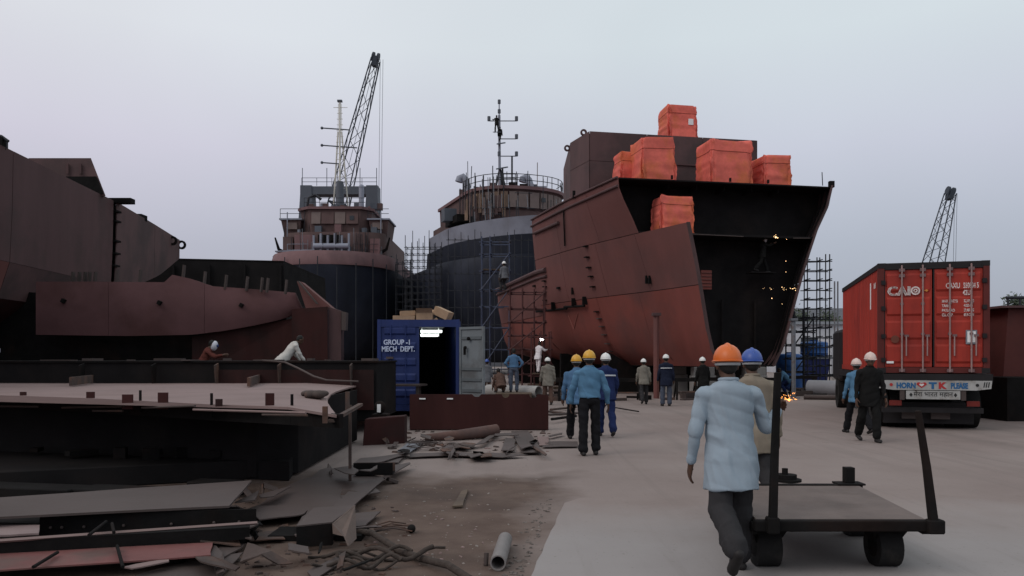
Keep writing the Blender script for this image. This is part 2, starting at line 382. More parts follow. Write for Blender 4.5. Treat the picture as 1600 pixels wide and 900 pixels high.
# port side, forecastle: three strakes
for s0, s1, m in ((-3, 1.2, primer2), (1.2, 4.4, primer2), (4.4, 7.6, primer2), (7.6, 10.4, primer2)):
    shell_plate(s0, s1, K(1.3), K(4.55), -1, m)
for s0, s1, m in ((-3, .3, primer), (.3, 3.4, primer), (3.4, 7.0, primer), (7.0, 10.4, primer)):
    shell_plate(s0, s1, K(4.55), K(7.0), -1, m)
for s0, s1, m in ((0, 3.0, primer), (3.0, 6.8, primer), (6.8, 10.4, primer)):
    shell_plate(s0, s1, K(7.0), deckz, -1, m)
for s0, s1 in ((10.4, 14.4), (14.4, 18.4), (18.4, 22)):
    shell_plate(s0, s1, K(1.3), K(4.0), -1, primer2); shell_plate(s0, s1, K(4.0), K(6.4), -1, primer)
for s0, s1 in ((0, 5), (5, 10.4)):
    shell_plate(s0, s1, K(1.3), K(5), 1, primerD); shell_plate(s0, s1, K(5), deckz, 1, primerD)
shell_plate(10.4, 22, K(1.3), K(6.4), 1, primerD)
shell_plate(-.06, .02, K(1.3), deckz, 1, primerB, 'shell_edge', nu=1, nv=8, th=.10, gap=0)
# inner structure closing the block
def strip(s, zs, mb, inset=.05, th=.04):
    ring = [W(s, -hb(s, z) + inset, z) for z in zs] + [W(s, hb(s, z) - inset, z) for z in reversed(zs)]
    mb.prism(ring, AFT * th)
zs_ = [1.32, 1.65, 2.5, 4, 5.1, 6.2, 7.2, 8, 8.8, 9.3]
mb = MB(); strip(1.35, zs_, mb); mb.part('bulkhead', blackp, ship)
mb = MB(); strip(10.36, zs_, mb); mb.part('bulkhead', primerD, ship)
mb = MB(); strip(21.9, [1.32, 1.65, 2.5, 4, 5.1, 6.3], mb); mb.part('bulkhead', primerD, ship)
def deck(s0, s1, z, m, nm, th=.05, inset=.05, n=6):
    L_ = [W(lerp(s0, s1, i / n), -hb(lerp(s0, s1, i / n), z) + inset, z) for i in range(n + 1)]
    R_ = [W(lerp(s0, s1, i / n), hb(lerp(s0, s1, i / n), z) - inset, z) for i in range(n, -1, -1)]
    return MB().prism(L_ + R_, (0, 0, -th)).part(nm, m, ship)
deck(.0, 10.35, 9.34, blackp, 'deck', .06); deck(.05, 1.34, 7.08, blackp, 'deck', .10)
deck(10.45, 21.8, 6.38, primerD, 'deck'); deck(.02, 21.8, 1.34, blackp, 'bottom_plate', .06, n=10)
for i in range(2):                          # frames and beams seen inside the open end
    s = .35 + i * .52
    for sd in (-1, 1):
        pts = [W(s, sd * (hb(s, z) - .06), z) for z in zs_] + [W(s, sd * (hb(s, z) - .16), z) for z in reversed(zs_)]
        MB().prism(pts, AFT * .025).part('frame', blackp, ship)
for u in (-2.6, -1.3, 0, 1.3, 2.6):
    MB().box((0, 0, 0), (.03, .9, .22), Matrix.Translation(W(.4, u, 9.05)) @ Matrix.Rotation(.191, 4, 'Z')).part('deck_beam', blackp, ship)
pole('handrail', W(-.02, -1.9, 7.02), W(-.02, .7, 6.98), .02, plate, ship); pole('handrail', W(-.02, 3.1, 6.98), W(-.02, 3.9, 7.0), .02, plate, ship)
for u in (.3, 1.9): pole('pillar', W(1.2, u, 1.4), W(1.2, u, 4.3), .06, blackp, ship)
MB().box((0, 0, 0), (1.2, .5, .05), Matrix.Translation(W(.4, 1.3, 5.46)) @ Matrix.Rotation(.191, 4, 'Z')).part('staging_board', blackp, ship)
blk('louvre_panel', W(.9, -.62, 5.15), (.5, .06, .85), primer2, ship, rz=.19)
for k in range(5): blk('louvre_slat', W(.86, -.62, 4.85 + k * .15), (.46, .05, .04), primer, ship, rz=.19, rx=.5)
# lower port shell leading edge (thick flange)
shell_plate(-3.03, -2.95, K(1.3), K(7.0), -1, primerB, 'shell_edge', nu=1, nv=8, th=.12, gap=0)
# sheer strake bars along the deck edge
for dz, rr, m in ((-.06, .05, primerD), (-.42, .06, primerD)):
    path = [W(s, -(hb(s, deckz(s) + dz) + .05), deckz(s) + dz) for s in [0, 2, 4, 6, 8, 10.4]]
    MB().tube(path, rr, 8).part('rubbing_bar', m, ship, 40)
path = [W(s, -(hb(s, 6.3) + .06), 6.35) for s in (8.9, 10.4, 14, 18, 22)]; MB().tube(path, .13, 8).part('rubbing_bar', primerD, ship, 40)
path = [W(s, -(hb(s, 6.0) + .06), 6.02) for s in (8.9, 10.4, 14, 18, 22)]; MB().tube(path, .07, 8).part('rubbing_bar', primerD, ship, 40)
path = [W(s, -(hb(s, 8.5) + .06), 8.42 + .0 * s) for s in (6.3, 8, 9.9)]; MB().tube(path, .08, 8).part('rubbing_bar', primerD, ship, 40)
def hit(px, py):                            # where on the port shell a photo point lies
    best = None; lo = (-3, 30); lz = (1.3, 9.4)
    for it in range(3):
        for i in range(41):
            s = lerp(lo[0], lo[1], i / 40)
            for j in range(31):
                z = lerp(lz[0], lz[1], j / 30); p = W(s, -hb(s, z), z)
                er = (CX + F * p.x / p.y - px) ** 2 + (HY - F * (p.z - HC) / p.y - py) ** 2
                if best is None or er < best[0]: best = (er, s, z)
        ds = (lo[1] - lo[0]) / 12; dz = (lz[1] - lz[0]) / 10
        lo = (max(-3, best[1] - ds), min(30, best[1] + ds)); lz = (max(1.3, best[2] - dz), min(9.4, best[2] + dz))
    return best[1], best[2]
def lug(px, py, sz=(.30, .18, .05), m=darkst, nm='rung'):
    s, z = hit(px, py); return blk(nm, W(s, -(hb(s, z) + sz[1] * .45), z), (sz[1], sz[0], sz[2]), m, ship, rz=.19 + .12)
for i, (px, py) in enumerate(((917, 385), (919, 402), (922, 418), (925, 432), (928, 448), (934, 487), (938, 498), (942, 510), (946, 523), (951, 537), (955, 549), (852, 439), (853, 448), (852, 459), (853, 469))): lug(px, py, m=plate if i > 5 and i < 11 else darkst)
for px, py in ((874, 450), (836, 447)): lug(px, py, (.3, .12, .1), darkst, 'pad_eye')
for px, py in ((896, 455), (1012, 437), (1017, 437), (897, 300)): lug(px, py, (.08, .12, .35), darkst, 'pad_eye')
for px, py in ((868, 478), (900, 472), (917, 470)): lug(px, py, (.07, .25, .40), darkst, 'staging_bracket')
for (a, b) in (((842, 487), (890, 482)), ((886, 480), (918, 478))):
    s0, z0 = hit(*a); s1, z1 = hit(*b)
    pole('staging_bar', W(s0, -(hb(s0, z0) + .15), z0), W(s1, -(hb(s1, z1) + .15), z1), .06, darkst, ship)
s0, z0 = hit(882, 330); s1, z1 = hit(884, 384); pole('vent_pipe', W(s0, -hb(s0, z0) - .05, z0), W(s1, -hb(s1, z1) - .05, z1), .035, darkst, ship)
p = W(-2.2, -3.0, 0); pole('prop', (p.x - 1.0, p.y + .6, 0), (p.x - 1.0, p.y + .6, 3.4), .12, primer, ship); blk('prop_head', (p.x - 1.0, p.y + .6, 3.45), (.34, .34, .12), primerD, ship)
random.seed(5)
for a, b in (((888, 492), (897, 514)), ((897, 514), (903, 490))):
    s0, z0 = hit(*a); s1, z1 = hit(*b); pole('chalk_stroke', W(s0, -hb(s0, z0) - .02, z0), W(s1, -hb(s1, z1) - .02, z1), .02, M_('chalk_red', (.30, .12, .10), .9, .1, 5, bump=0), ship, 6)
# deckhouse on the forecastle
dh = [(-4.75, 5.2), (4.1, 5.2), (4.45, 6), (4.45, 13), (-4.0, 13), (-5.1, 7.4)]
DZ0, DZ1 = 9.34, 12.75
house = MB().prism([W(s, u * .985, DZ0 + .002) for u, s in dh], (0, 0, DZ1 - DZ0 - .06)).part('deckhouse', primerD, ship)
for i in range(len(dh)):
    (u0, s0), (u1, s1) = dh[i], dh[(i + 1) % len(dh)]
    a, b = W(s0, u0, 0), W(s1, u1, 0); d = b - a; n = Vector((d.y, -d.x, 0)).normalized(); k = max(1, round(d.length / 2.9))
    for j in range(k):
        for z0, z1 in ((DZ0 + .01, 11.3), (11.32, DZ1)):
            q0, q1 = a + d * (j + .004) / k, a + d * (j + .996) / k
            MB().prism([q0 + Vector((0, 0, z0)), q1 + Vector((0, 0, z0)), q1 + Vector((0, 0, z1)), q0 + Vector((0, 0, z1))], n * .03).part('wall_plate', primerB, house)
MB().box((0, 0, 0), (3.4, .12, .07), Matrix.Translation(W(5.1, -3.2, 11.29)) @ Matrix.Rotation(.191, 4, 'Z')).part('wall_ledge', primerD, house)
MB().box((0, 0, 0), (3.4, .12, .07), Matrix.Translation(W(5.1, .2, 11.29)) @ Matrix.Rotation(.191, 4, 'Z')).part('wall_ledge', primerD, house)
for u, s, z in ((-4.85, 5.9, 12.88), (-5.16, 7.9, 12.6)):
    q = W(s, u, z); MB().pipe(q - AFT * .04, q + AFT * .04, .17, .08, 14).part('lifting_eye', primerD, house, 40)
pole('stanchion', W(.1, 4.6, 9.4), W(.1, 4.57, 10.0), .02, tubed, ship); blk('bulwark_lug', W(.05, 5.0, 9.46), (.22, .2, .28), darkst, ship)
for u in (-2.6, 0.1, 1.9): blk('deck_edge_clip', W(.02, u, 9.45), (.08, .1, .16), darkst, ship)
for s in range(0, 21, 3):                    # keel blocks under the hull
    for u in (-1.2, 1.2):
        q = W(s, u, 0); MB().box((-.5, -.35, 0), (.5, .35, .9), Matrix.Translation(q)).box((-.45, -.3, .902), (.45, .3, 1.27), Matrix.Translation(q)).top('keel_block', [conc, wood], 'concrete keel block with timber cap under the red hull', 'keel block', 'keel blocks under the red hull', bevel=.02)

# ------------------------------------------------------------ red tarpaulin covers
def tarpc(c, wx, wy, h, label, seed, rz=.19, patch=False):
    t = thing('tarpaulin_cover', label, 'tarpaulin', c, rz, 'red tarpaulin covers on the red hull')
    mb = MB(); rings = []; n = 72; nv = 22; rs = random.Random(seed); ph = [rs.uniform(0, 6.28) for _ in range(6)]
    for j in range(nv + 1):
        v = j / nv; ring = []
        for i in range(n):
            a = 2 * math.pi * i / n; ca, sa = math.cos(a), math.sin(a); ex = .15
            X = math.copysign(abs(ca) ** ex, ca); Y = math.copysign(abs(sa) ** ex, sa)
            tp = 1 - .05 * v
            fold = (1 - v) * .040 * (math.sin(a * 9 + ph[0]) + .8 * math.sin(a * 21 + ph[1])) + .09 * noise.noise((ca * 1.6 + seed, sa * 1.6, v * 2.6)) + .10 * abs(noise.noise((ca * 2.2, sa * 2.2 + seed, v * 6 + ca * 3)))
            if v > .955: tp -= (v - .955) * .7
            z = h * v + (.13 * noise.noise((ca * 1.2, sa * 1.2, seed)) * v) - (.04 if v < .01 and i % 9 < 4 else 0)
            ring.append((X * (wx / 2 * tp * .95 + fold), Y * (wy / 2 * tp + fold), z))
        rings.append(ring)
    for sc in (.6, .25):
        rings.append([(x * sc, y * sc, h + .05 + .03 * noise.noise((x, y, seed))) for x, y, z in rings[nv]])
    mb.loft(rings).part('cloth', tarp, t, 55, local=True)
    mb = MB()
    loop = [Vector(p) * 1.0 for p in rings[int(nv * .80)]]; mb.tube([Vector((p.x * 1.006, p.y * 1.006, p.z)) for p in loop] + [loop[0]], .012, 5).part('lashing_rope', M_('lashing', (.30, .06, .04), .9, .2, 9, bump=0), t, local=True)
    if patch: MB().box((.28, -wy / 2 - .06, h * .45), (.55, -wy / 2 - .04, h * .62)).part('paper_label', letw, t, local=True)
    return t
def on(px, Y, z): return Vector(((px - CX) / F * Y, Y, z))
tarpc(on(1058, 41.6, 12.755), 1.62, 1.5, 1.82, 'red tarpaulin cover with white label, alone on top of the deckhouse', 1, patch=True)
tarpc(on(981, 37.6, 9.345), 1.1, 1.2, 1.86, 'smallest leftmost red tarpaulin cover on the foredeck', 2)
tarpc(on(1020, 36.6, 9.345), 1.70, 1.5, 2.2, 'tall red tarpaulin cover with folded skirt, second from left on foredeck', 3)
tarpc(on(1131, 37.0, 9.345), 2.15, 1.6, 2.2, 'widest red tarpaulin cover, in front of the deckhouse middle', 4)
tarpc(on(1203, 37.6, 9.345), 1.42, 1.4, 1.68, 'red tarpaulin cover at the right end of the foredeck', 5)
tarpc(on(1051, 35.0, 7.085), 1.62, .9, 1.55, 'red tarpaulin cover inside the black open bow, below the deck', 6)

# ============================================================ FAR SHIPS
def outline(hbm, bow, L, length, n=10, org=(0, 0), rot=0.0, p=2.0, tr=1.0):
    """ship plan: rounded bow towards the viewer, parallel sides going aft"""
    pts = []
    for i in range(-n, n + 1):
        th = i / n * math.pi / 2
        pts.append((hbm * math.copysign(abs(math.sin(th)) ** (2 / p), th) if i else 0, bow + L * (1 - math.cos(th) ** (2 / p))))
    pts += [(hbm * tr, bow + length), (-hbm * tr, bow + length)]
    c, s = math.cos(rot), math.sin(rot)
    return [(org[0] + x * c - y * s, org[1] + x * s + y * c) for x, y in pts]
def tier(rows, **k):      # rows of (z, halfbeam, bow, L, length)
    mb = MB(); mb.loft([[(x, y, z) for x, y in outline(a, b, c, d, **k)] for z, a, b, c, d in rows]); return mb
def rail(pts, h, m, parent, r=.03, posts=True, n=2):
    for a, b in zip(pts, pts[1:]):
        a, b = Vector(a), Vector(b)
        for k in range(1, n + 1): pole('guard_rail', a + Vector((0, 0, h * k / n)), b + Vector((0, 0, h * k / n)), r, m, parent, 6)
        q = max(1, int((b - a).length / 1.5))
        for j in range(q): pole('stanchion', a.lerp(b, j / q), a.lerp(b, j / q) + Vector((0, 0, h)), r, m, parent, 6)

# ---- ship with navy hull and mauve bulwark, seen bow on
O2 = (-18.6, 77.0)
s2 = thing('workboat', 'far workboat seen bow on, navy hull, mauve bulwark and cream mast', 'ship', (*O2, 0))
k2 = dict(org=O2)
tier([(1.2, 3.4, 4.5, 9, 38), (2.6, 5.0, 3.0, 9, 39), (6.5, 6.1, 1.2, 8.5, 40), (10.7, 6.45, 0, 8, 41)], **k2).part('hull', blueh, s2, 50)
tier([(10.705, 6.40, .05, 8, 30), (11.2, 6.42, .0, 8, 30), (12.1, 6.30, .5, 8, 30)], p=2.3, **k2).part('bulwark', mauve, s2, 50)
for k in range(11):
    th = (k - 5) / 5 * 1.35; xx = 6.47 * math.sin(th); yy = 8 * (1 - math.cos(th))
    pole('hull_staging_pole', (O2[0] + xx * 1.04, O2[1] + yy - .5, 0), (O2[0] + xx * 1.04, O2[1] + yy - .5, 10.9 + random.uniform(-.6, .6)), .05, tubed, s2, 6)
tier([(12.0, 5.4, 5.8, 2.2, 16), (14.75, 5.25, 6.1, 2.2, 16)], p=3, **k2).part('lower_deckhouse', brownS, s2, 40)
for x0, x1, z0, z1, m in ((-3.9, -2.0, 12.6, 14.4, mauve), (-5.1, -4.1, 12.3, 14.2, brownS), (2.6, 3.4, 12.3, 14.5, brownS), (3.9, 4.9, 12.3, 14.0, mauve)):
    blk('house_panel', (O2[0] + (x0 + x1) / 2, O2[1] + 6.0, (z0 + z1) / 2), (x1 - x0, .5, z1 - z0), m, s2)
for i in range(6): pole('windlass_post', (O2[0] - 1.7 + i * .72, O2[1] + 4.9, 12.0), (O2[0] - 1.7 + i * .72, O2[1] + 4.9, 14.2 + .2 * (i % 2)), .12, greyb, s2, 8)
MB().cyl((O2[0] - 1.7, O2[1] + 4.8, 13.1), (O2[0] + 1.9, O2[1] + 4.8, 13.1), .28, n=10).part('windlass_drum', greyb, s2, 40)
blk('windlass_frame', (O2[0] + .1, O2[1] + 5.2, 12.6), (3.9, .5, 1.0), greyd, s2)
blk('deck_hatch', (O2[0] - .2, O2[1] + 5.6, 14.0), (2.4, .4, .7), darkst, s2)
blk('foredeck_shelf', (O2[0] - 3.6, O2[1] + 4.7, 12.55), (3.8, .8, .12), greyb, s2, ry=-.03)
# bridge with outward leaning front
br = [(-3.9, 8.2), (-2.7, 7.0), (2.7, 7.0), (3.7, 8.2), (3.7, 13), (-3.9, 13)]
MB().loft([[(O2[0] + x * .92, O2[1] + y + .25, 14.76) for x, y in br], [(O2[0] + x, O2[1] + y, 17.2) for x, y in br]]).part('bridge', brownS, s2)
brp = [(-2.45, -1.5), (-1.4, -.1), (.0, 1.1), (1.2, 2.45)]
for i, (x0, x1) in enumerate(brp):
    blk('window_cover', (O2[0] + (x0 + x1) / 2, O2[1] + 7.0, 16.35), (x1 - x0, .12, 1.25), (plyg, brownS, plyg, brownS)[i], s2, rx=-.1)
blk('window_opening', (O2[0] + 1.8, O2[1] + 6.92, 16.35), (.45, .1, .45), glassd, s2)
MB().prism([(O2[0] + x * 1.06, O2[1] + y - .25, 17.25) for x, y in br], (0, 0, .28)).part('bridge_roof', mauve, s2)
for sd in (-1, 1):
    x0 = O2[0] + sd * (4.75 if sd < 0 else 4.5)
    MB().loft([[(x0 - .75, O2[1] + 8, 14.3), (x0 + .75, O2[1] + 8, 14.3), (x0 + .75, O2[1] + 12, 14.3), (x0 - .75, O2[1] + 12, 14.3)], [(x0 - 1.05, O2[1] + 7.5, 16.2), (x0 + 1.05, O2[1] + 7.5, 16.2), (x0 + 1.05, O2[1] + 12, 16.2), (x0 - 1.05, O2[1] + 12, 16.2)]]).part('bridge_wing', brownS, s2)
    blk('wing_roof', (x0, O2[1] + 9.7, 16.3), (2.4, 4.8, .16), greyb, s2)
    blk('wing_window', (x0 - sd * .1, O2[1] + 7.52, 15.6), (1.1, .08, .7), plyg, s2)
    pole('wing_support', (x0 + sd * .3, O2[1] + 7.2, 12), (x0 + sd * .3, O2[1] + 7.2, 17.0), .06, greyb, s2)
    rail([(x0 - 1.1, O2[1] + 7.4, 16.38), (x0 + 1.1, O2[1] + 7.4, 16.38)], 1.0, tubed, s2)
    MB().tube([(x0 + sd * .3, O2[1] + 6.6, 12.6), (x0 + sd * 1.0, O2[1] + 6.5, 13.0), (x0 + sd * 1.35, O2[1] + 6.4, 14.2)], [.2, .16, .08], 8).part('fairlead_horn', darkst, s2, 40)
    blk('side_platform', (x0 + sd * .9, O2[1] + 7, 12.2), (1.4, 1.2, .12), tubed, s2)
    rail([(x0 + sd * 1.5, O2[1] + 6.6, 10.6), (x0 + sd * .2, O2[1] + 6.4, 10.6)], 1.6, tubed, s2, n=3)
rail([(O2[0] - 4.6, O2[1] + 5.6, 12.2), (O2[0] - 2.4, O2[1] + 5.5, 12.2)], 1.2, greyb, s2); rail([(O2[0] + 2.2, O2[1] + 5.5, 12.2), (O2[0] + 4.8, O2[1] + 5.6, 12.2)], 1.2, tubed, s2)
rail([(O2[0] - 3.2, O2[1] + 6.9, 17.53), (O2[0] + 3.2, O2[1] + 6.9, 17.53)], .9, tubed, s2)
MB().tube([(O2[0] - 3.1, O2[1] + 7.6, 17.5), (O2[0] - 2.9, O2[1] + 7.6, 18.6), (O2[0] - 2.2, O2[1] + 7.6, 18.9), (O2[0] - 1.6, O2[1] + 7.6, 18.4)], .14, 8).part('roof_vent', tubed, s2, 40)
MB().cyl((O2[0] + 2.6, O2[1] + 8, 17.5), (O2[0] + 2.6, O2[1] + 8, 19.8), .28, n=10).ball((O2[0] + 2.6, O2[1] + 8, 19.8), .3).part('searchlight', greyb, s2, 50)
rs2 = random.Random(8)
for i in range(54):                          # staging clutter around the upper works
    x = rs2.uniform(-5.2, 5.2); zb = rs2.choice((10.8, 12.2, 12.2, 14.8)); y_ = O2[1] + (4.2 if zb < 14 else 6.6) + rs2.uniform(0, .8) + abs(x) * .25
    pole('staging_pole', (O2[0] + x, y_, zb), (O2[0] + x + rs2.uniform(-.1, .1), y_, zb + rs2.uniform(1.2, 3.2)), .035, rs2.choice((tubed, tubed, galv)), s2, 6)
for i in range(26):
    x = rs2.uniform(-5, 4.6); z = rs2.choice((12.15, 14.8, 17.55)); sz = rs2.uniform(.3, .8); blk('deck_fitting', (O2[0] + x, O2[1] + (5.2 if z < 14 else 6.5 if z < 17 else 8.2) + abs(x) * .2, z + sz / 2), (sz, sz * .8, sz * rs2.uniform(.6, 1.4)), rs2.choice((greyd, brownS, darkst, mauve, greyb)), s2)
# grey portal frame behind the bridge
PY = O2[1] + 14
for x0, x1, y0, y1 in ((-5.5, -4.2, -6.1, -4.1), (2.0, 3.3, 1.9, 4.0)):
    MB().loft([[(O2[0] + a_, PY, z), (O2[0] + b_, PY, z), (O2[0] + b_, PY + 2, z), (O2[0] + a_, PY + 2, z)] for a_, b_, z in ((y0, y1, 12), (x0 - .15, x1 + .1, 18), (x0, x1, 20.3), (x0, x1, 21.3))]).part('portal_leg', greyd, s2)
MB().box((O2[0] - 4.198, PY + .1, 20.3), (O2[0] + 1.998, PY + 1.9, 21.2)).part('portal_beam', greyd, s2)
for xx in (-5.4, -2.6, 1.2, 3.1): pole('portal_aerial', (O2[0] + xx, PY + .6, 21.2), (O2[0] + xx, PY + .6, 23.4), .04, greyd, s2, 6)
rail([(O2[0] - 5.4, PY + .3, 21.3), (O2[0] + 3.2, PY + .3, 21.3)], .9, greyd, s2)
# cream mast
mxx, myy = P(531, 300, 86).x, 86.0
def zz(y, Y): return HC - (y - HY) / F * Y
for dx in (-.55, 0, .55):
    pole('mast_leg', (mxx + dx * 1.5, myy + abs(dx), 17.3), (mxx + dx * .35, myy, zz(206, 86)), .085, cream, s2, 8)
pole('mast_pole', (mxx, myy, 17.3), (mxx, myy, zz(157, 86)), .10, cream, s2, 8); pole('mast_wire', (mxx - .2, myy, zz(206, 86)), (mxx - .16, myy, zz(162, 86)), .03, cream, s2, 6); pole('mast_wire', (mxx + .2, myy, zz(206, 86)), (mxx + .16, myy, zz(162, 86)), .03, cream, s2, 6)
blk('mast_head', (mxx, myy, zz(158, 86)), (.5, .4, .2), greyd, s2)
for (x0, y0, x1, y1) in ((503, 200, 546, 203), (503, 227, 558, 231), (503, 254, 530, 256)):
    a, b = P(x0, y0, 86), P(x1, y1, 86); pole('yard_arm', a, b, .07, greyd, s2, 6); MB().ball(a, .16).part('yard_light', greyd, s2)
for y in range(168, 300, 9): pole('mast_rung', (mxx - .28 - (y - 168) * .002, myy, zz(y, 86)), (mxx + .28 + (y - 168) * .002, myy, zz(y, 86)), .03, cream, s2, 6)
pole('radar_arm', P(521, 168, 86), P(543, 168, 86), .03, cream, s2, 6)
MB().cyl((mxx, myy, 17.5), (mxx, myy, 20.6), .5, .4, n=10).part('mast_foot', greyd, s2, 40)

# ---- ship with navy hull, grey bulwark band and boarded up bridge
O3 = (2.7, 72.0); ROT3 = math.atan2(.35, .94)
s3 = thing('supply_ship', 'far supply ship with navy hull, pale grey band and boarded bridge windows', 'ship', (*O3, 0))
k3 = dict(org=O3, rot=ROT3)
tier([(1.2, 3.2, 5.5, 11, 32), (2.8, 5.0, 3.8, 11, 33), (7, 7.1, 1.2, 11, 34), (10.0, 7.3, -.2, 11, 34), (11, 6.7, -.5, 11, 34)], p=1.6, **k3).part('hull', blueh, s3, 50)
tier([(11.01, 6.2, -.45, 11, 18), (12.7, 6.3, -1.2, 11, 18)], p=1.6, **k3).part('forecastle', blueh, s3, 50)
tier([(12.705, 6.25, -1.15, 11, 17.5), (14.2, 6.45, -1.9, 11.2, 17.5)], p=1.6, **k3).part('bulwark_band', greyb, s3, 50)
def L3(x, y, z):
    c, s = math.cos(ROT3), math.sin(ROT3); return Vector((O3[0] + x * c - y * s, O3[1] + x * s + y * c, z))
tier([(14.0, 5.2, 3.4, 6, 15), (15.5, 5.2, 3.4, 6, 15)], p=2.3, **k3).part('lower_deckhouse', brownS, s3, 40)
blk('house_platform', L3(-5.0, 8.0, 14.9), (2.4, 4, .7), darkst, s3, rz=ROT3); blk('platform_box', L3(-6.4, 8.0, 15.4), (1.2, 1.2, 1.2), greyd, s3, rz=ROT3)
tier([(15.5, 4.6, 3.6, 5, 14), (17.4, 4.8, 3.2, 5, 14)], p=2.4, **k3).part('bridge', brownS, s3, 40)
o3 = outline(4.80, 3.15, 5, 14, n=9, p=2.4)
for i in range(2, 18):
    if i >= len(o3) - 3: break
    (x0, y0), (x1, y1) = o3[i], o3[i + 1]; dx, dy = x1 - x0, y1 - y0; ln = math.hypot(dx, dy)
    if ln < .25: continue
    blk('window_cover', L3((x0 + x1) / 2, (y0 + y1) / 2, 16.45), (ln * .84, .16, 1.45), (ply if (i < 7 and i % 4) else plyg), s3, rz=ROT3 + math.atan2(dy, dx))
blk('window_opening', L3(1.4, 2.98, 16.5), (.4, .1, .4), glassd, s3, rz=ROT3 + .1)
tier([(17.4, 5.0, 2.9, 5, 14.4), (17.7, 5.0, 2.9, 5, 14.4)], p=2.4, **k3).part('bridge_roof', mauve, s3, 40)
orr = outline(4.9, 3.0, 5, 14, n=7, p=2.4)
rail([L3(x, y, 17.71) for x, y in orr[:15]], 1.1, tubed, s3, r=.035)
for (x, y) in orr[:6]:
    pole('staging_pole', L3(x * 1.03, y - .2, 14.3), L3(x * 1.03, y - .2, 18.8 + random.uniform(-.4, .8)), .045, tubed, s3, 6)
    pole('staging_pole', L3(x * 1.06, y + .3, 14.3), L3(x * 1.06, y + .3, 18.0 + random.uniform(-.4, .8)), .045, tubed, s3, 6)
for (px, Y) in ((727, 80), (826, 81)):      # gooseneck ventilators on casings
    b = P(px, 300, Y)
    MB().tube([b + Vector(q) for q in ((.2, 0, -.6), (.15, 0, .6), (.0, 0, 1.2), (-.25, 0, 1.5), (-.55, 0, 1.35), (-.65, 0, 1.0))], .38, 18).part('gooseneck_ventilator', greyb, s3, 50)
    blk('ventilator_casing', b + Vector((.3, .5, -1.0)), (1.8, 1.6, 2.4), brownS, s3)
for i in range(4): pole('roof_frame', P(740 + i * 5, 292 + i % 2, 81), P(765 + i * 6, 298 - i % 2, 81), .09, tubed, s3, 6)
for i in range(4): pole('roof_frame', P(795 + i * 6, 300, 81), P(825 + i * 8, 294, 81), .08, tubed, s3, 6)
rs3 = random.Random(4)
for i in range(46):
    x = -5.6 + 10.8 * rs3.random() ** 1.3; zb = rs3.choice((14.3, 14.3, 15.5, 17.7)); y_ = 3.0 + 5 * (1 - math.sqrt(max(0, 1 - (x / 6.2) ** 2))) - (.5 if zb < 17 else -.6)
    a_ = L3(x, y_, zb); pole('staging_pole', a_, a_ + Vector((rs3.uniform(-.1, .1), 0, rs3.uniform(.9, 3.0))), .04, rs3.choice((tubed, tubed, galv, plyg)), s3, 6)
for i in range(7):
    x = rs3.uniform(-5.6, -1); y_ = 2.4 + 5 * (1 - math.sqrt(max(0, 1 - (x / 6.2) ** 2))); z = rs3.choice((15.0, 15.6, 16.9, 18.3)); pole('staging_rail', L3(x, y_, z), L3(x + 1.6, y_ - .35 * (x < 0), z + rs3.uniform(-.1, .1)), .035, tubed, s3, 6)
for i in range(10):
    x = -5.4 + i * .33; y_ = 3.0 + 5 * (1 - math.sqrt(max(0, 1 - (x / 6.2) ** 2))); blk('hoarding_board', L3(x, y_, 15.6 + rs3.uniform(-.3, .5)), (.32, .08, rs3.uniform(1.2, 2.2)), rs3.choice((ply, plyg, brownS, ply)), s3, rz=ROT3 - .6)
for i in range(12):
    x = rs3.uniform(-4, 4); sz = rs3.uniform(.3, .9); blk('roof_fitting', L3(x, 5 + abs(x) * .4, 17.7 + sz / 2), (sz, sz, sz * rs3.uniform(.5, 1.5)), rs3.choice((greyd, brownS, darkst, greyb)), s3)
# mast: tripod, pole, platforms and lamp arms
MY = 80.0; T = P(779, 158, MY); B3 = P(781, 300, MY)
pole('mast_pole', B3 - Vector((0, 0, 1)), P(780, 180, MY), .13, greyb, s3); pole('mast_pole', P(780, 180, MY), P(780, 157, MY), .06, greyb, s3)
MB().prism([P(770, 207, MY - .5), P(783, 207, MY - .5), P(783, 207, MY + .5), P(770, 207, MY + .5)], (0, 0, .08)).part('mast_step', greyd, s3)
for x in (772, 793): pole('mast_leg', P(x, 303, MY), P(781, 264, MY), .11, tubed, s3)
pole('mast_leg', P(786, 303, MY + 1), P(785, 262, MY), .10, tubed, s3)
pole('aerial_pole', P(800, 300, MY), P(800, 244, MY), .09, tubed, s3)
MB().prism([P(775, 265, MY - .8), P(792, 262, MY - .8), P(794, 262, MY + .8), P(777, 265, MY + .8)], (0, 0, .12)).part('radar_platform', greyd, s3)
MB().prism([P(776, 226, MY - .6), P(788, 224, MY - .6), P(790, 224, MY + .6), P(777, 226, MY + .6)], (0, 0, .12)).part('radar_platform', greyd, s3)
for (x0, x1, y, ends) in ((764, 807, 189, (764, 807)), (780, 807, 217, (807,)), (780, 807, 244, (780, 807))):
    pole('lamp_arm', P(x0, y, MY), P(x1, y, MY), .05, greyd, s3, 6)
    for ex in ends: MB().cyl(P(ex, y, MY), P(ex, y - 7, MY), .16, n=8).part('navigation_light', greyd, s3)
for y in (159, 174): MB().cyl(P(780, y + 3, MY), P(780, y - 3, MY), .15, n=8).part('navigation_light', greyd, s3)
for x in (792, 807): pole('staging_pole', P(x, 300, MY), P(x, 268, MY), .04, tubed, s3, 6)
for y in (272, 279, 287, 295): pole('staging_rail', P(787, y, MY), P(807, y, MY), .035, tubed, s3, 6)

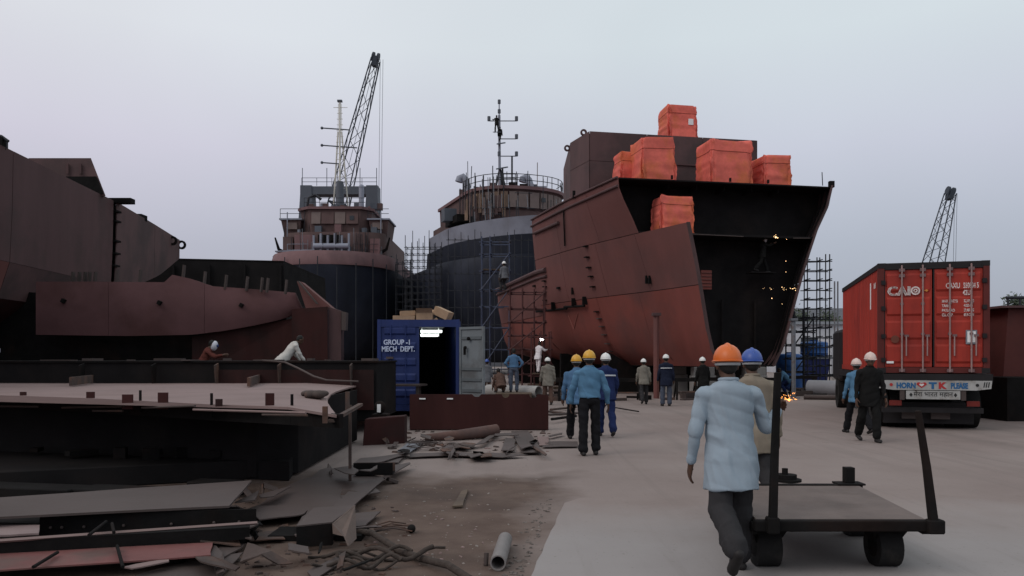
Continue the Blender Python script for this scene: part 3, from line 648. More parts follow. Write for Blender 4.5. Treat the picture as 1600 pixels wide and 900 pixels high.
# ============================================================ LATTICE CRANES
def boom(name, label, base, tip, w0, w1, Y0, m, hook=None):
    c = thing(name, label, 'crane', (base.x, base.y, 0))
    d = (tip - base); n = 18; side = Vector((1, 0, 0)); up = d.cross(side).normalized()
    side = up.cross(d).normalized()
    def wd(t): return w0 * (t / .08 if t < .02 else 1) if t < .5 else lerp(w0, w1, (t - .5) / .5)
    pt = lambda t, a, b_: base + d * t + side * (a * wd(t) / 2) + up * (b_ * wd(t) / 2)
    cor = ((-1, -1), (1, -1), (1, 1), (-1, 1))
    for a, b_ in cor:
        MB().tube([pt(t, a, b_) for t in (0, .25, .5, .75, 1)], .056 * w0 / 1.5, 6).part('boom_chord', m, c, 40)
    lac = MB()
    for i in range(n):
        t0, t1 = i / n, (i + 1) / n
        for k in range(4):
            a, b_ = cor[k], cor[(k + 1) % 4]
            if i % 2: a, b_ = b_, a
            lac.cyl(pt(t0, *a), pt(t1, *b_), .026 * w0 / 1.5, n=5)
            if i in (9,): lac.cyl(pt(t0, *a), pt(t0, *b_), .07 * w0 / 1.5, n=5)
    tag(lac.part('lacing', m, c), kind='stuff')
    hd = tip - d.normalized() * .2
    MB().box((-w1 * .55, -.3, -.7), (w1 * .55, .3, .55), Matrix.Translation(hd) @ d.to_track_quat('Z', 'Y').to_matrix().to_4x4()).part('boom_head', m, c)
    for a in (-1, 1): MB().cyl(tip + side * a * w1 * .2 + Vector((0, 0, .3)), tip + side * a * w1 * .45 + Vector((0, 0, .3)), .6, n=12).part('sheave', m, c, 40)
    for k in range(2): pole('hoist_rope', tip + Vector((.6 + k * .35, 0, 0)), Vector((tip.x + .2 + k * .3, tip.y, 4)), .025, m, c, 5)
    # crawler body at the foot
    MB().box((base.x - 1.8, base.y - 1, 1.3), (base.x + 1.8, base.y + 5, 3.6)).part('machine_house', m, c, bevel=.1)
    for sd in (-1, 1): MB().box((base.x + sd * 2.3 - .5, base.y - 2, 0), (base.x + sd * 2.3 + .5, base.y + 5, 1.2)).part('crawler_track', rubber, c, bevel=.2)
    MB().prism([(base.x - .9, base.y + 3, 3.6), (base.x + .9, base.y + 3, 3.6), (base.x + .6, base.y + 4.2, 7), (base.x - .6, base.y + 4.2, 7)], (0, .3, 0)).part('gantry_frame', m, c)
    pole('pendant_rope', Vector((base.x, base.y + 4.2, 7)), tip, .03, m, c, 5)
    return c
boom('lattice_crane', 'tall lattice boom crane behind the far workboat with the cream mast', P(472, 546, 104), P(587, 93, 104), 2.3, 1.0, 104, cranem)
boom('lattice_crane', 'smaller lattice boom crane rising behind the red shipping container', P(1426, 545, 112), P(1485, 302, 112), 2.2, 1.1, 112, cranem)

# ============================================================ SCAFFOLDS
def scaffold(label, o, ux, uy, lifts, m, r=.03, jit=.5, group=None, braces=True, planks=()):
    """standards at grid points o+ux[i]*X+uy[j]*Y, ledgers at the lift heights"""
    t = thing('scaffold_tower', label, 'scaffold', o, 0, group); o = Vector(o)
    top = lifts[-1]
    for a in ux:
        for b_ in uy: pole('standard', o + Vector((a, b_, 0)), o + Vector((a + random.uniform(-.04, .04), b_, top + random.uniform(.1, jit))), r, m, t, 6)
    for z in lifts:
        for b_ in uy: pole('ledger', o + Vector((ux[0] - .15, b_ + r * 2, z)), o + Vector((ux[-1] + .15, b_ + r * 2, z + random.uniform(-.05, .05))), r * .9, m, t, 6)
        for a in ux: pole('transom', o + Vector((a + r * 2, uy[0] - .15, z + .06)), o + Vector((a + r * 2, uy[-1] + .15, z + .06)), r * .9, m, t, 6)
    if braces:
        for i in range(0, len(lifts) - 2, 2): pole('brace', o + Vector((ux[0], uy[0] - .08, lifts[i])), o + Vector((ux[-1], uy[0] - .08, lifts[i + 2])), r * .9, m, t, 6)
    for z in planks: MB().box((o.x + ux[0], o.y + uy[0], z + .1), (o.x + ux[-1], o.y + uy[-1], z + .15)).part('walk_board', wood, t)
    return t
fr = lambda a, b, s: [a + s * i for i in range(int((b - a) / s + .5) + 1)]
scaffold('dense grey scaffold between the two far ships', (P(660, 560, 76).x - 1.6, 76, 0), fr(0, 3.4, .55), [0, 1.2], fr(1, 12.2, .62), tubed, .035, 1.8, braces=False)
scaffold('thin dark scaffold against the navy hull of the far workboat', (P(628, 560, 82).x - .6, 82, 0), [0, .7, 1.4], [0, 1.2], fr(1, 11.5, .8), tubed, .04, 1.5, braces=False)
scaffold('thin scaffold left of the far workboat', (P(436, 560, 84).x, 84, 0), [0, .6, 1.2], [0, 1.2], fr(1, 11, .9), tubed, .04, 1.2, braces=False)
scaffold('tall blue scaffold tower before the navy hull of the supply ship', (P(752, 560, 52).x, 52, 0), [0, .55, 1.8], [0, 1.4], [.9, 2.2, 3.6, 5.0, 6.1, 7.3, 8.4, 9.2], tubeb, .045, .5, planks=(7.3,))
scaffold('staging poles along the supply ship bow', (P(700, 560, 66).x, 66, 0), fr(0, 7.2, .55), [0], fr(3, 11.4, 1.4), tubed, .03, 1.3, braces=False)
scaffold('rust red scaffold beside the red hull, left of the welder', (P(797, 560, 41).x, 41, 0), [0, .62, 1.25, 1.75], [0, 1.0], [.8, 1.4, 2.1, 2.8, 3.5, 4.2, 5.0], tuber, .04, .4)
scaffold('low rust red scaffold under the white clad welder', (P(830, 560, 40).x, 40, 0), [0, .45, .95], [0, .8], [.75, 1.35, 2.05, 2.7], tuber, .03, .5, braces=False, planks=(.75,))
scaffold('tall ladder-like scaffold right of the red hull', (P(1262, 560, 38.5).x, 38.5, 0), [0, .6, 1.05], [0, .5], fr(.8, 6.3, .46), tubed, .028, .6, braces=False)
scaffold('dark scaffold close to the starboard side of the red hull', (P(1240, 560, 41).x, 41, 0), [0, .5, 1.0], [0, 1.2], fr(.9, 3.8, .7), tubed, .04, .5)
t = thing('steel_prop', 'grey steel prop leaning at the foot of the bow', 'prop', (P(1240, 600, 33).x, 33, 0)); pole('tube', (P(1240, 600, 33).x, 33, 0), (P(1241, 500, 33).x, 33.1, 3.2), .09, galv, t); MB().box((P(1240, 600, 33).x - .2, 32.8, 0.002), (P(1240, 600, 33).x + .2, 33.2, .04)).part('foot_plate', galv, t); MB().box((P(1241, 600, 33).x - .14, 32.95, 3.2), (P(1241, 600, 33).x + .14, 33.25, 3.3)).part('head_plate', galv, t)
for i, px in enumerate((1304, 1309)):
    t = thing('flag_pole', ('left' if i == 0 else 'right') + ' thin pale pole of the pair beside the red container', 'pole', (P(px, 560, 60).x, 60, 0), group='thin poles beside the container')
    pole('pole', (P(px, 560, 60).x, 60, 0), (P(px, 440, 60).x, 60, 7.4), .06, galv, t); MB().cyl((P(px, 560, 60).x, 60, 0), (P(px, 560, 60).x, 60, .3), .2, n=8).part('base', conc, t)

# ============================================================ LEFT: HULL BLOCKS
hl = thing('ship_hull_block', 'huge dull brown hull side cut off by the left picture edge', 'ship', (-18, 28, 0))
YT = [10, 23.7, 32.3, 38, 43]; XT = [-14.8, -15.2, -16.05, -17.0, -17.9]
def lx(Y, z):
    X = interp(YT, XT, Y); fl = interp([2.0, 3.4, 4.6, 6, 8], [2.6, .55, .12, .04, 0], z); return X - fl * interp([10, 32, 43], [1, .9, .5], Y)
def lplate(Y0, Y1, z0, z1, m, nm='hull_plate', out=0.0, th=.04):
    nu, nv = 8, 6; a, b_ = [], []; k = random.random() * 40
    for i in range(nu + 1):
        Y = lerp(Y0, Y1, i / nu)
        for j in range(nv + 1):
            z = lerp(z0(Y) if callable(z0) else z0, z1(Y) if callable(z1) else z1, j / nv); wob = .03 * noise.noise((Y * .7 + k, z * .8, 1)) * math.sin(math.pi * i / nu) * math.sin(math.pi * j / nv)
            a.append(Vector((lx(Y, z) + out + wob, Y, z))); b_.append(Vector((lx(Y, z) + out - th, Y, z)))
    n = len(a); q = nv + 1; fs = []
    for i in range(nu):
        for j in range(nv):
            f = (i * q + j, (i + 1) * q + j, (i + 1) * q + j + 1, i * q + j + 1); fs += [f, tuple(n + v for v in reversed(f))]
    rim = [i * q for i in range(nu + 1)] + [nu * q + j for j in range(1, nv + 1)] + [i * q + nv for i in range(nu - 1, -1, -1)] + [j for j in range(nv - 1, 0, -1)]
    for i in range(len(rim)):
        c, d = rim[i], rim[(i + 1) % len(rim)]; fs.append((c, d, n + d, n + c))
    MB().add(a + b_, fs).part(nm, m, hl, 50)
for Y0, Y1 in ((10, 17), (17.03, 24.5), (24.53, 32.2)): lplate(Y0, Y1, 4.6, 8, primerD); lplate(Y0, Y1, 3.5, 4.59, primer if Y0 < 20 else primerB); lplate(Y0, Y1, 2.0, 3.49, girdr)  # darker red of the lowest strake paints in the undercut's shade
zb_ = lambda Y: interp([32, 36, 39, 43], [4.5, 5.0, 5.7, 7.0], Y)
lplate(32.5, 38, zb_, 8, primerB, out=.04); lplate(38.02, 43, zb_, 8, primerB, out=.04)
MB().loft([[(lx(Y, lerp(b_, 7.95, t)) - .12, Y, lerp(b_, 7.95, t)) for t in (0, .25, .5, .75, 1)] + [(-26, Y, 7.95), (-26, Y, b_)] for Y, b_ in ((10.05, 2.0), (23.7, 2.0), (32.4, 2.1), (32.45, 4.4), (38, 5.4), (42.95, 7.0))]).part('inner_structure', darkst, hl)
for z in (4.6, 5.4, 5.9, 6.4, 7.2, 7.6): blk('strong_back', (lx(32.4, z) + .05, 32.45, z), (.16, .45, .07), darkst, hl)
for Y, z in ((41.2, 7.7), (43.1, 7.75)): MB().pipe((lx(Y, z) + .1, Y - .05, z), (lx(Y, z) + .1, Y + .05, z), .24, .13, 14).part('lifting_eye', darkst, hl, 40)
MB().box((-16.95, 36, 7.9), (-16.68, 36.6, 8.15)).part('deck_edge_stub', darkst, hl); blk('deck_edge_stub', (-15.9, 32.6, 8.05), (.9, .4, .2), darkst, hl)
h0 = [P(45, 247, 31), P(142, 247, 31), P(165, 306, 31), P(100, 312, 31), P(20, 312, 31)]
MB().prism(h0, (-3.6, 4, 0)).part('deckhouse', primerB, hl)
MB().prism([P(104, 276, 30.97), P(151, 276, 30.97), P(162, 303, 30.97), P(110, 303, 30.97)], (0, -.04, 0)).part('deckhouse_dark_panel', darkst, hl)  # flat dark panel laid over the lower front of the house
for x in (106, 126): MB().prism([P(x - 2, 256, 30.96), P(x + 2, 256, 30.96), P(x + 2, 272, 30.96), P(x - 2, 272, 30.96)], (0, -.05, 0)).part('stiffener', primerD, hl)
MB().tube([P(-6, 212, 24), P(2, 213, 24), P(13, 221, 24)], .05, 6).part('handrail', tubed, hl); pole('stanchion', P(11, 221, 24), P(11, 232, 24), .03, tubed, hl); blk('bollard', P(1, 224, 24), (.2, .2, .35), darkst, hl)
for Y in (14, 19, 24, 29, 34, 39):
    MB().box((-22.5, Y - .5, 0), (-20.5, Y + .5, 1.9)).top('hull_stand', darkst, 'dark steel stand under the dull brown hull at left', 'hull stand', 'stands under the left hull', bevel=.03)

db = thing('deck_block', 'black steel deck block behind the pink hull panel', 'ship block', (-18, 47, 0))
MB().hexa([Vector(q) for q in ((-26, 45, .6), (-12.6, 45, .6), (-12.6, 55, .6), (-26, 55, .6), (-26, 45, 7.35), (-12.85, 45, 7.05), (-12.85, 55, 7.05), (-26, 55, 7.35))]).part('side_plating', blackp, db)
MB().hexa([Vector(q) for q in ((-26, 44.97, 7.36), (-12.85, 44.97, 7.06), (-12.85, 55, 7.06), (-26, 55, 7.36), (-26, 44.97, 7.42), (-12.85, 44.97, 7.12), (-12.85, 55, 7.12), (-26, 55, 7.42))]).part('deck_plate', darkst, db)
for x in range(-25, -12, 2): blk('frame', (x, 44.9, 4), (.12, .12, 5.8), blackp, db)
for x in (-24, -19, -14): blk('foot', (x, 48, .3), (.8, 1.2, .6), conc, db)

PYb = 25.0
pk = thing('hull_panel_block', 'pink primed curved hull panel block with frame stubs on its top edge', 'ship block', (-9, PYb, 0))
pts = [(56, 440), (150, 440), (262, 441), (268, 429), (300, 436), (330, 447), (400, 452), (468, 458), (474, 486), (440, 499), (400, 508), (350, 517), (300, 523), (200, 525), (60, 523)]
n0 = 26
def pinkpt(x, y, out=0): return P(x, y, PYb + .9 * ((x - 60) / 410) ** 2 - out)
seams = [(56, 169), (169.5, 319), (319.5, 474)]
def ytop(x): return interp([p[0] for p in pts[:8]], [p[1] for p in pts[:8]], x) if x <= 468 else lerp(458, 486, (x - 468) / 6)
def ybot(x): return interp([60, 200, 300, 350, 400, 440, 474], [523, 525, 523, 517, 508, 499, 486.5], x)
for i, (a, b_) in enumerate(seams):
    rings = []
    for k in range(13):
        x = lerp(a, b_, k / 12); yt, yb = ytop(x), ybot(x); ring = []
        col = [pinkpt(x, lerp(yb, yt, j / 6), .10 * math.sin(math.pi * j / 6) + .02 * noise.noise((x * .03, j * .5, 3))) for j in range(7)]
        rings.append(col + [q + Vector((0, .10, 0)) for q in reversed(col)])
    MB().loft(rings).part('hull_plate', pinkp, pk, 50)
for x in (114, 124, 133, 140, 149, 183, 219, 287, 320, 353, 386, 409, 418, 447):
    yt = ytop(x); a = P(x, yt + 2, PYb + .5); blk('frame_stub', a + Vector((0, 0, .2)), (.045, .16, .46 if x > 160 else .3), plate, pk, ry=.10)
for x, y in ((249, 473), (377, 477), (99, 470)): blk('pad_eye', pinkpt(x, y, .16), (.1, .14, .12), darkst, pk, ry=.5)
MB().hexa([P(0, 585, PYb + 1.2), P(470, 585, PYb + 1.2), P(470, 585, PYb + 1.2) + Vector((0, 3, 0)), P(0, 585, PYb + 1.2) + Vector((0, 3, 0)), P(0, 455, PYb + 1.2), P(440, 470, PYb + 1.2), P(440, 470, PYb + 1.2) + Vector((0, 3, 0)), P(0, 455, PYb + 1.2) + Vector((0, 3, 0))]).part('inner_structure', darkst, pk)
MB().hexa([P(300, 590, PYb + .6), P(462, 590, PYb + .6), P(462, 590, PYb + 1.1), P(300, 590, PYb + 1.1), P(300, 526, PYb + .6), P(462, 497, PYb + .9), P(462, 497, PYb + 1.1), P(300, 526, PYb + 1.1)]).part('bilge_plate', girdr, pk)
rb = thing('steel_box_section', 'dark red steel box section at the right end of the pink panel', 'ship block', (P(485, 560, 24).x, 24, 0))
MB().hexa([P(456, 640, 23.6), P(512, 640, 23.6), P(512, 640, 26), P(456, 640, 26), P(456, 483, 23.6), P(512, 479, 23.6), P(512, 479, 26), P(456, 483, 26)]).part('front_plate', girdr, rb)
MB().prism([P(513, 479, 23.7), P(533, 486, 23.7), P(533, 600, 23.7), P(513, 600, 23.7)], (0, .4, 0)).part('side_plate', primerD, rb); MB().prism([P(533.5, 486, 23.6), P(541, 488, 23.6), P(540, 516, 23.6), P(533.5, 516, 23.6)], (0, .3, 0)).part('end_tab', plate, rb)
MB().prism([P(464, 440, 25.5), P(470, 440, 25.5), P(520, 482, 25.5), P(478, 482, 25.5)], (0, .5, 0)).part('leaning_plate', primer, rb); MB().prism([P(464, 439, 25.3), P(467, 439, 25.3), P(497, 475, 25.3), P(494, 475, 25.3)], (0, .1, 0)).part('plate_flange', plate, rb)

# long fabrication block behind the plate jig
fb = thing('fabrication_block', 'long low dark steel block behind the pale plate table', 'ship block', (-9, 19.5, 0))
MB().box((-18, 18, .25), (-3.05, 21, 1.56)).part('side_plating', blackp, fb); MB().box((-18, 17.95, 1.562), (-3.02, 21, 1.6)).part('top_plate', darkst, fb)
for x in (-17, -14.5, -12, -9.6, -8, -6.6, -5.2, -3.6): MB().prism([(x, 17.93, .3), (x, 17.70, 1.5), (x, 17.93, 1.55)], (.03, 0, 0)).part('bracket', rustpl if x > -7 else darkst, fb)
for x in (-16, -12, -8, -4): blk('foot', (x, 19.5, .125), (.5, 2, .25), wood, fb)
MB().box((-6.6, 17.9, .5), (-3.1, 17.948, 1.4)).part('doubler_plate', girdr, fb)
for i, (x, y, ww, dd) in enumerate(((92, 552, 60, .2), (145, 554, 16, .5), (205, 552, 10, .3), (265, 554, 50, .2), (298, 558, 14, .6), (355, 553, 12, .25), (420, 560, 44, .3), (486, 561, 8, .3), (512, 565, 8, .3), (578, 558, 20, .3))):
    q = P(x, 560, 18.2 + (i % 4) * .6); ww = ww / F * q.y
    MB().box((-ww / 2, -dd / 2, 0), (ww / 2, dd / 2, .025 + .03 * (i % 2)), Matrix.Translation((q.x, q.y, 1.601)) @ Matrix.Rotation(.3 * (i % 3 - 1), 4, 'Z')).top('steel_offcut', plate, 'thin steel offcut lying on the long dark block', 'offcut', 'offcuts on the long dark block')
pth = [P(445, 566, 17.6), P(465, 575, 17.2), P(490, 588, 17), P(510, 594, 16.9), P(560, 596, 16.8)]
MB().tube([P(410, 563, 17.8)] + pth, .022, 6).top('welding_cable', plate, 'thin pale cable hanging down the front of the long dark block', 'cable', smooth=40)
MB().box((-13, 21.2, 0), (-7.2, 23.2, .62)).box((-7.19, 21.2, 0), (-5.5, 23.2, .80)).top('staging_platform', wood, 'low timber staging behind the long dark block', 'platform', bevel=.02)

# ------------------------------------------------------------ plate table (jig) with the big pale plate
jg = thing('plate_jig', 'dark steel jig table carrying the pale plate', 'jig', (-6.5, 13, 0))
pl_ = thing('curved_steel_plate', 'big pale dusty steel plate lying on the dark jig table', 'steel plate', (-6.5, 13, 1.06))
far = [(-420, 600), (0, 598), (180, 596.5), (392, 596), (480, 596.5), (560, 598)]; near = [(-420, 600), (0, 618), (130, 622), (330, 632), (450, 637), (526, 641)]
FA = [Vector((-19, 18.8, 1.1))] + [G(x, y, 1.1) for x, y in far[1:]]; NE = [Vector((-15, 13.4, 1.1))] + [G(x, y, 1.1) for x, y in near[1:]]
rings = []
for k in range(9):
    row = [n_.lerp(f_, k / 8) for n_, f_ in zip(NE, FA)]
    bow_ = .35 * math.sin(math.pi * k / 8); row[-1] = row[-1] + Vector((-bow_, 0, -.05)); row[-2] = row[-2] + Vector((0, 0, .01))
    for v in row: v.z += .012 * noise.noise(v * .6)
    rings.append(row + [q - Vector((0, 0, .03)) for q in reversed(row)])
MB().loft(rings).part('sheet', plateP, pl_, 40)
for i, (x, y, ww, hh) in enumerate(((40, 618, 9, 6), (145, 622, 12, 10), (203, 629, 16, 13), (258, 629, 15, 16), (345, 633, 10, 10), (424, 634, 13, 20))):
    q = G(x, y, 1.1); k = q.y / F
    blk('edge_tab', (q.x, q.y - .06, 1.06 + hh * k / 2), (ww * k, .03, hh * k + .08), girdr, jg)
for x, y in ((222, 626), (333, 632), (458, 634)): q = G(x, y, 1.1); pole('edge_pin', (q.x, q.y - .05, .95), (q.x, q.y - .05, 1.24), .018, darkst, jg)
for (x0, y0, x1, y1) in ((108, 603, 142, 598), (386, 604, 404, 597)):
    a, b_ = G(x0, y0, 1.12), G(x1, y1, 1.12); d = (b_ - a); MB().prism([a, b_, b_ + Vector((0, 0, .17)), a + Vector((0, 0, .17))], Vector((d.y, -d.x, 0)).normalized() * .05).part('clamp_bar', rustpl, jg)
ne = [Vector((-14.6, 13.9, 0))] + [Vector((v.x, v.y, 0)) for v in NE[1:]]
for i in range(len(ne) - 1):                                        # edge beams, skirts, rails, under-structure
    a, b_ = ne[i], ne[i + 1]; d = (b_ - a).normalized(); nrm = Vector((d.y, -d.x, 0))
    if nrm.y > 0: nrm = -nrm
    up = lambda p, z, o=0: p + Vector((0, 0, z)) + nrm * o
    MB().prism([up(a, .90, -.10), up(b_, .90, -.10), up(b_, 1.055, -.10), up(a, 1.055, -.10)], nrm * .06).part('edge_beam', darkst, jg)
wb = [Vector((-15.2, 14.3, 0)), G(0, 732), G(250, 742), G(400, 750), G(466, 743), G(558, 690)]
for i in range(len(wb) - 1):                                        # black sheets added to fill in the shade under the overhanging plate
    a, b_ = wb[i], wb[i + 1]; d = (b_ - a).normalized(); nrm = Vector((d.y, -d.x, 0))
    MB().prism([a + Vector((0, 0, .04)), b_ + Vector((0, 0, .04)), b_ + Vector((0, 0, 1.03)), a + Vector((0, 0, 1.03))], nrm * -.03).part('shade_sheet', blackp, jg)
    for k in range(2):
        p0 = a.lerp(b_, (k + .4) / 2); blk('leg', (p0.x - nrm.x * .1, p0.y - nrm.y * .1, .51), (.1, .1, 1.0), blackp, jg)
lw = [Vector((-14, 12.0, 0)), G(0, 771), G(392, 749), G(452, 752), G(458, 743), G(300, 742), G(0, 732), Vector((-14, 13.6, 0))]  # low black block added where only shade lies before the jig
MB().prism([v + Vector((0, 0, .003)) for v in lw], (0, 0, .26)).top('low_block', blackp, 'low black block added to deepen the shade along the foot of the jig table', 'skid', bevel=.01)
for (x0, y0, x1, y1, m) in ((0, 635, 60, 635.5, plate), (97, 637, 195, 635, rustpl), (222, 637, 305, 634, plate), (302, 640, 478, 645, plateP), (410, 648, 480, 649, rustpl), (145, 642, 192, 642, rustpl)):
    Yq = interp([0, 330, 480], [11.4, 9.2, 8.6], x0); Yr = interp([0, 330, 480], [11.4, 9.2, 8.6], x1); pole('edge_rail', P(x0, y0, Yq), P(x1, y1, Yr), .014, m, jg, 6)
a = G(526, 641, 1.1); b_ = G(560, 598, 1.1)
MB().prism([P(512, 656, 8.7), P(514, 660, 8.7), P(560, 634, 10.6), P(560, 630, 10.6)], (.06, .0, 0)).part('end_rail', rustpl, jg); blk('leg', P(547, 645, 10.2) - Vector((0, 0, .45)), (.035, .035, 1.1), rustpl, jg); blk('end_strut', P(508, 648, 8.6), (.05, .05, .18), rustpl, jg); blk('end_strut', P(543, 630, 10.5), (.05, .05, .3), rustpl, jg)
for i in range(9): q = G(random.uniform(40, 440), random.uniform(738, 748)) + Vector((0, 0, .26)); blk('packing_piece', q + Vector((0, 0, .08)), (random.uniform(.1, .4), random.uniform(.1, .2), random.uniform(.05, .2)), darkst, jg, rz=random.random() * 3)
rag = [(476, 619), (484, 614), (494, 613), (508, 617), (505, 623), (490, 622)]
mb = MB(); c0 = G(492, 618, 1.1)
for i in range(5): mb.ball(G(480 + i * 6, 618 + (i % 2) * 2, 1.1) + Vector((0, 0, .03)), (.10, .16, .05 + .02 * (i % 2)), 10, 6)
remesh(mb, 'rag', rustpl, .02, 2).location = (0, 0, 0); o = bpy.context.scene.collection.objects['rag']; me = o.data
me.transform(Matrix.Translation(-c0)); o.location = c0; tag(o, 'crumpled dark rag lying on the big pale plate', 'rag')

# ============================================================ BLUE WORKSHOP CONTAINER
BY = 22.6; bx0, bx1 = P(590, 0, BY).x, P(718, 0, BY).x; BZ0, BZ1 = .32, 2.70
bc = thing('workshop_container', 'blue workshop container with one grey door swung open and lamp inside', 'container', ((bx0 + bx1) / 2, BY, 0))
def corr(a, b_, z0, z1, depth, pitch, m, nm, parent, nrm):
    a, b_, nrm = Vector(a), Vector(b_), Vector(nrm); d = b_ - a; n = max(2, int(d.length / pitch)); top, bot = [], []
    for i in range(n):
        for t, o in ((0, 0), (.3, 0), (.5, 1), (.8, 1)):
            p = a + d * ((i + t) / n) + nrm * (depth * o); bot.append(p + Vector((0, 0, z0))); top.append(p + Vector((0, 0, z1)))
    bot.append(b_ + Vector((0, 0, z0))); top.append(b_ + Vector((0, 0, z1)))
    return MB().loft([bot + [p - nrm * .03 for p in reversed(bot)], top + [p - nrm * .03 for p in reversed(top)]]).part(nm, m, parent)
corr((bx0, BY + .05, 0), (bx0 - .9, BY + 6, 0), BZ0, BZ1, -.035, .28, contb, 'side_wall', bc, (-1, -.15, 0)); corr((bx1, BY + .05, 0), (bx1 - .9, BY + 6, 0), BZ0, BZ1, .035, .28, contb, 'side_wall', bc, (1, .15, 0))
MB().hexa([Vector(q) for q in ((bx0, BY, BZ1), (bx1, BY, BZ1), (bx1 - .9, BY + 6, BZ1), (bx0 - .9, BY + 6, BZ1), (bx0, BY, BZ1 + .04), (bx1, BY, BZ1 + .04), (bx1 - .9, BY + 6, BZ1 + .04), (bx0 - .9, BY + 6, BZ1 + .04))]).part('roof', contb, bc)
MB().hexa([Vector(q) for q in ((bx0, BY, BZ0 - .15), (bx1, BY, BZ0 - .15), (bx1 - .9, BY + 6, BZ0 - .15), (bx0 - .9, BY + 6, BZ0 - .15), (bx0, BY, BZ0), (bx1, BY, BZ0), (bx1 - .9, BY + 6, BZ0), (bx0 - .9, BY + 6, BZ0))]).part('floor', darkst, bc)
MB().box((bx0 - .9, BY + 5.9, BZ0), (bx1 - .9, BY + 5.99, BZ1)).part('back_wall', blackp, bc)
for x in (bx0, bx1 - .1): MB().box((x, BY - .06, BZ0 - .15), (x + .1, BY + .049, BZ1 + .05)).part('corner_post', contb, bc)
MB().box((bx0 + .102, BY - .05, BZ1 - .16), (bx1 - .102, BY + .05, BZ1 + .045)).part('header', contb, bc); MB().box((bx0 + .102, BY - .05, BZ0 - .15), (bx1 - .102, BY + .05, BZ0 + .02)).part('sill', contb, bc)
xm = P(655, 0, BY).x
dr = MB().box((bx0 + .105, BY - .02, BZ0 + .03), (xm, BY + .02, BZ1 - .17)).part('door', contb, bc)
for k in range(5): MB().prism([(bx0 + .2, BY - .021, .55 + k * .44), (bx0 + .2, BY - .055, .60 + k * .44), (bx0 + .2, BY - .055, .74 + k * .44), (bx0 + .2, BY - .021, .79 + k * .44)], (xm - bx0 - .3, 0, 0)).part('door_rib', contb, dr)
for x in (bx0 + .38, xm - .38): pole('lock_rod', (x, BY - .075, BZ0 + .1), (x, BY - .075, BZ1 - .1), .016, contb, dr)
Mt = lambda x, y, z: Matrix.Translation((x, y, z)) @ Matrix.Rotation(R(90), 4, 'X')
k = BY / F; off = rootloc(bc)
textpart('GROUP -1', .20, Mt(P(600, 0, BY).x - off.x, -.10, P(0, 538.5, BY).z), M_('painted_letter_pale', (.55, .62, .80), .6, .1, 10, bump=0), bc, sx=.86)
textpart('MECH  DEPT.', .20, Mt(P(597, 0, BY).x - off.x, -.10, P(0, 549, BY).z), MATS['painted_letter_pale'], bc, sx=.80)
blk('door_handle', P(609, 559, BY - .1), (.2, .05, .06), plate, dr)
# open right-hand door, inner face grey
hx, hy = bx1 + .02, BY - .07; ang = math.atan2(-.55, .62); dM = Matrix.Translation((hx, hy, 0)) @ Matrix.Rotation(ang, 4, 'Z')
gd = MB().box((.02, -.02, BZ0 + .03), (.95, .02, BZ1 - .17), dM).part('open_door', doorg, bc)
for z in (.72, 1.02, 1.32, 2.18): MB().prism([(.10, -.021, z), (.10, -.05, z + .04), (.10, -.05, z + .07), (.10, -.021, z + .11)], (.76, 0, 0)); mbx = MB().box((.10, -.05, z), (.87, -.0205, z + .08), dM).part('door_rib', M_('grey_door_shade', (.11, .125, .135), .6, .15, 2, bump=.05), gd)
for x0, x1, z0, z1 in ((.02, .08, BZ0 + .03, BZ1 - .17), (.89, .95, BZ0 + .03, BZ1 - .17), (.081, .889, BZ1 - .24, BZ1 - .17), (.081, .889, BZ0 + .03, BZ0 + .1)): MB().box((x0, -.05, z0), (x1, -.0205, z1), dM).part('door_frame', doorg, gd)
MB().ball(dM @ Vector((.3, -.1, 1.95)), .05).box((.27, -.14, 1.75), (.31, -.08, 1.95), dM).part('hanging_padlock', darkst, gd); MB().ball(dM @ Vector((.42, -.09, 2.2)), .05).part('hanging_padlock', darkst, gd)
lx0, lx1 = P(658, 0, 24.2).x, P(691, 0, 24.2).x
lamp = MB().box((lx0 - .06, 24.1, P(0, 512.5, 24.2).z), (lx1 + .06, 24.3, P(0, 511, 24.2).z + .03)).top('lamp_fitting', whitep, 'lit twin tube lamp glowing inside the blue workshop container', 'lamp')
for y in (518, 524): MB().cyl((lx0, 24.1, P(0, y, 24.2).z), (lx1 - (.12 if y > 520 else 0), 24.1, P(0, y, 24.2).z), .042, n=10).part('light_tube', lampm, lamp, 40)
for x in (lx0, lx1 - .13): pole('tube_bracket', (x + .02, 24.2, P(0, 526, 24.2).z), (x + .02, 24.2, P(0, 511, 24.2).z), .02, whitep, lamp)
pole('conduit', (lx0 + .3, 24.2, P(0, 511, 24.2).z), (lx0 + .3, 24.2, BZ1), .02, whitep, lamp)
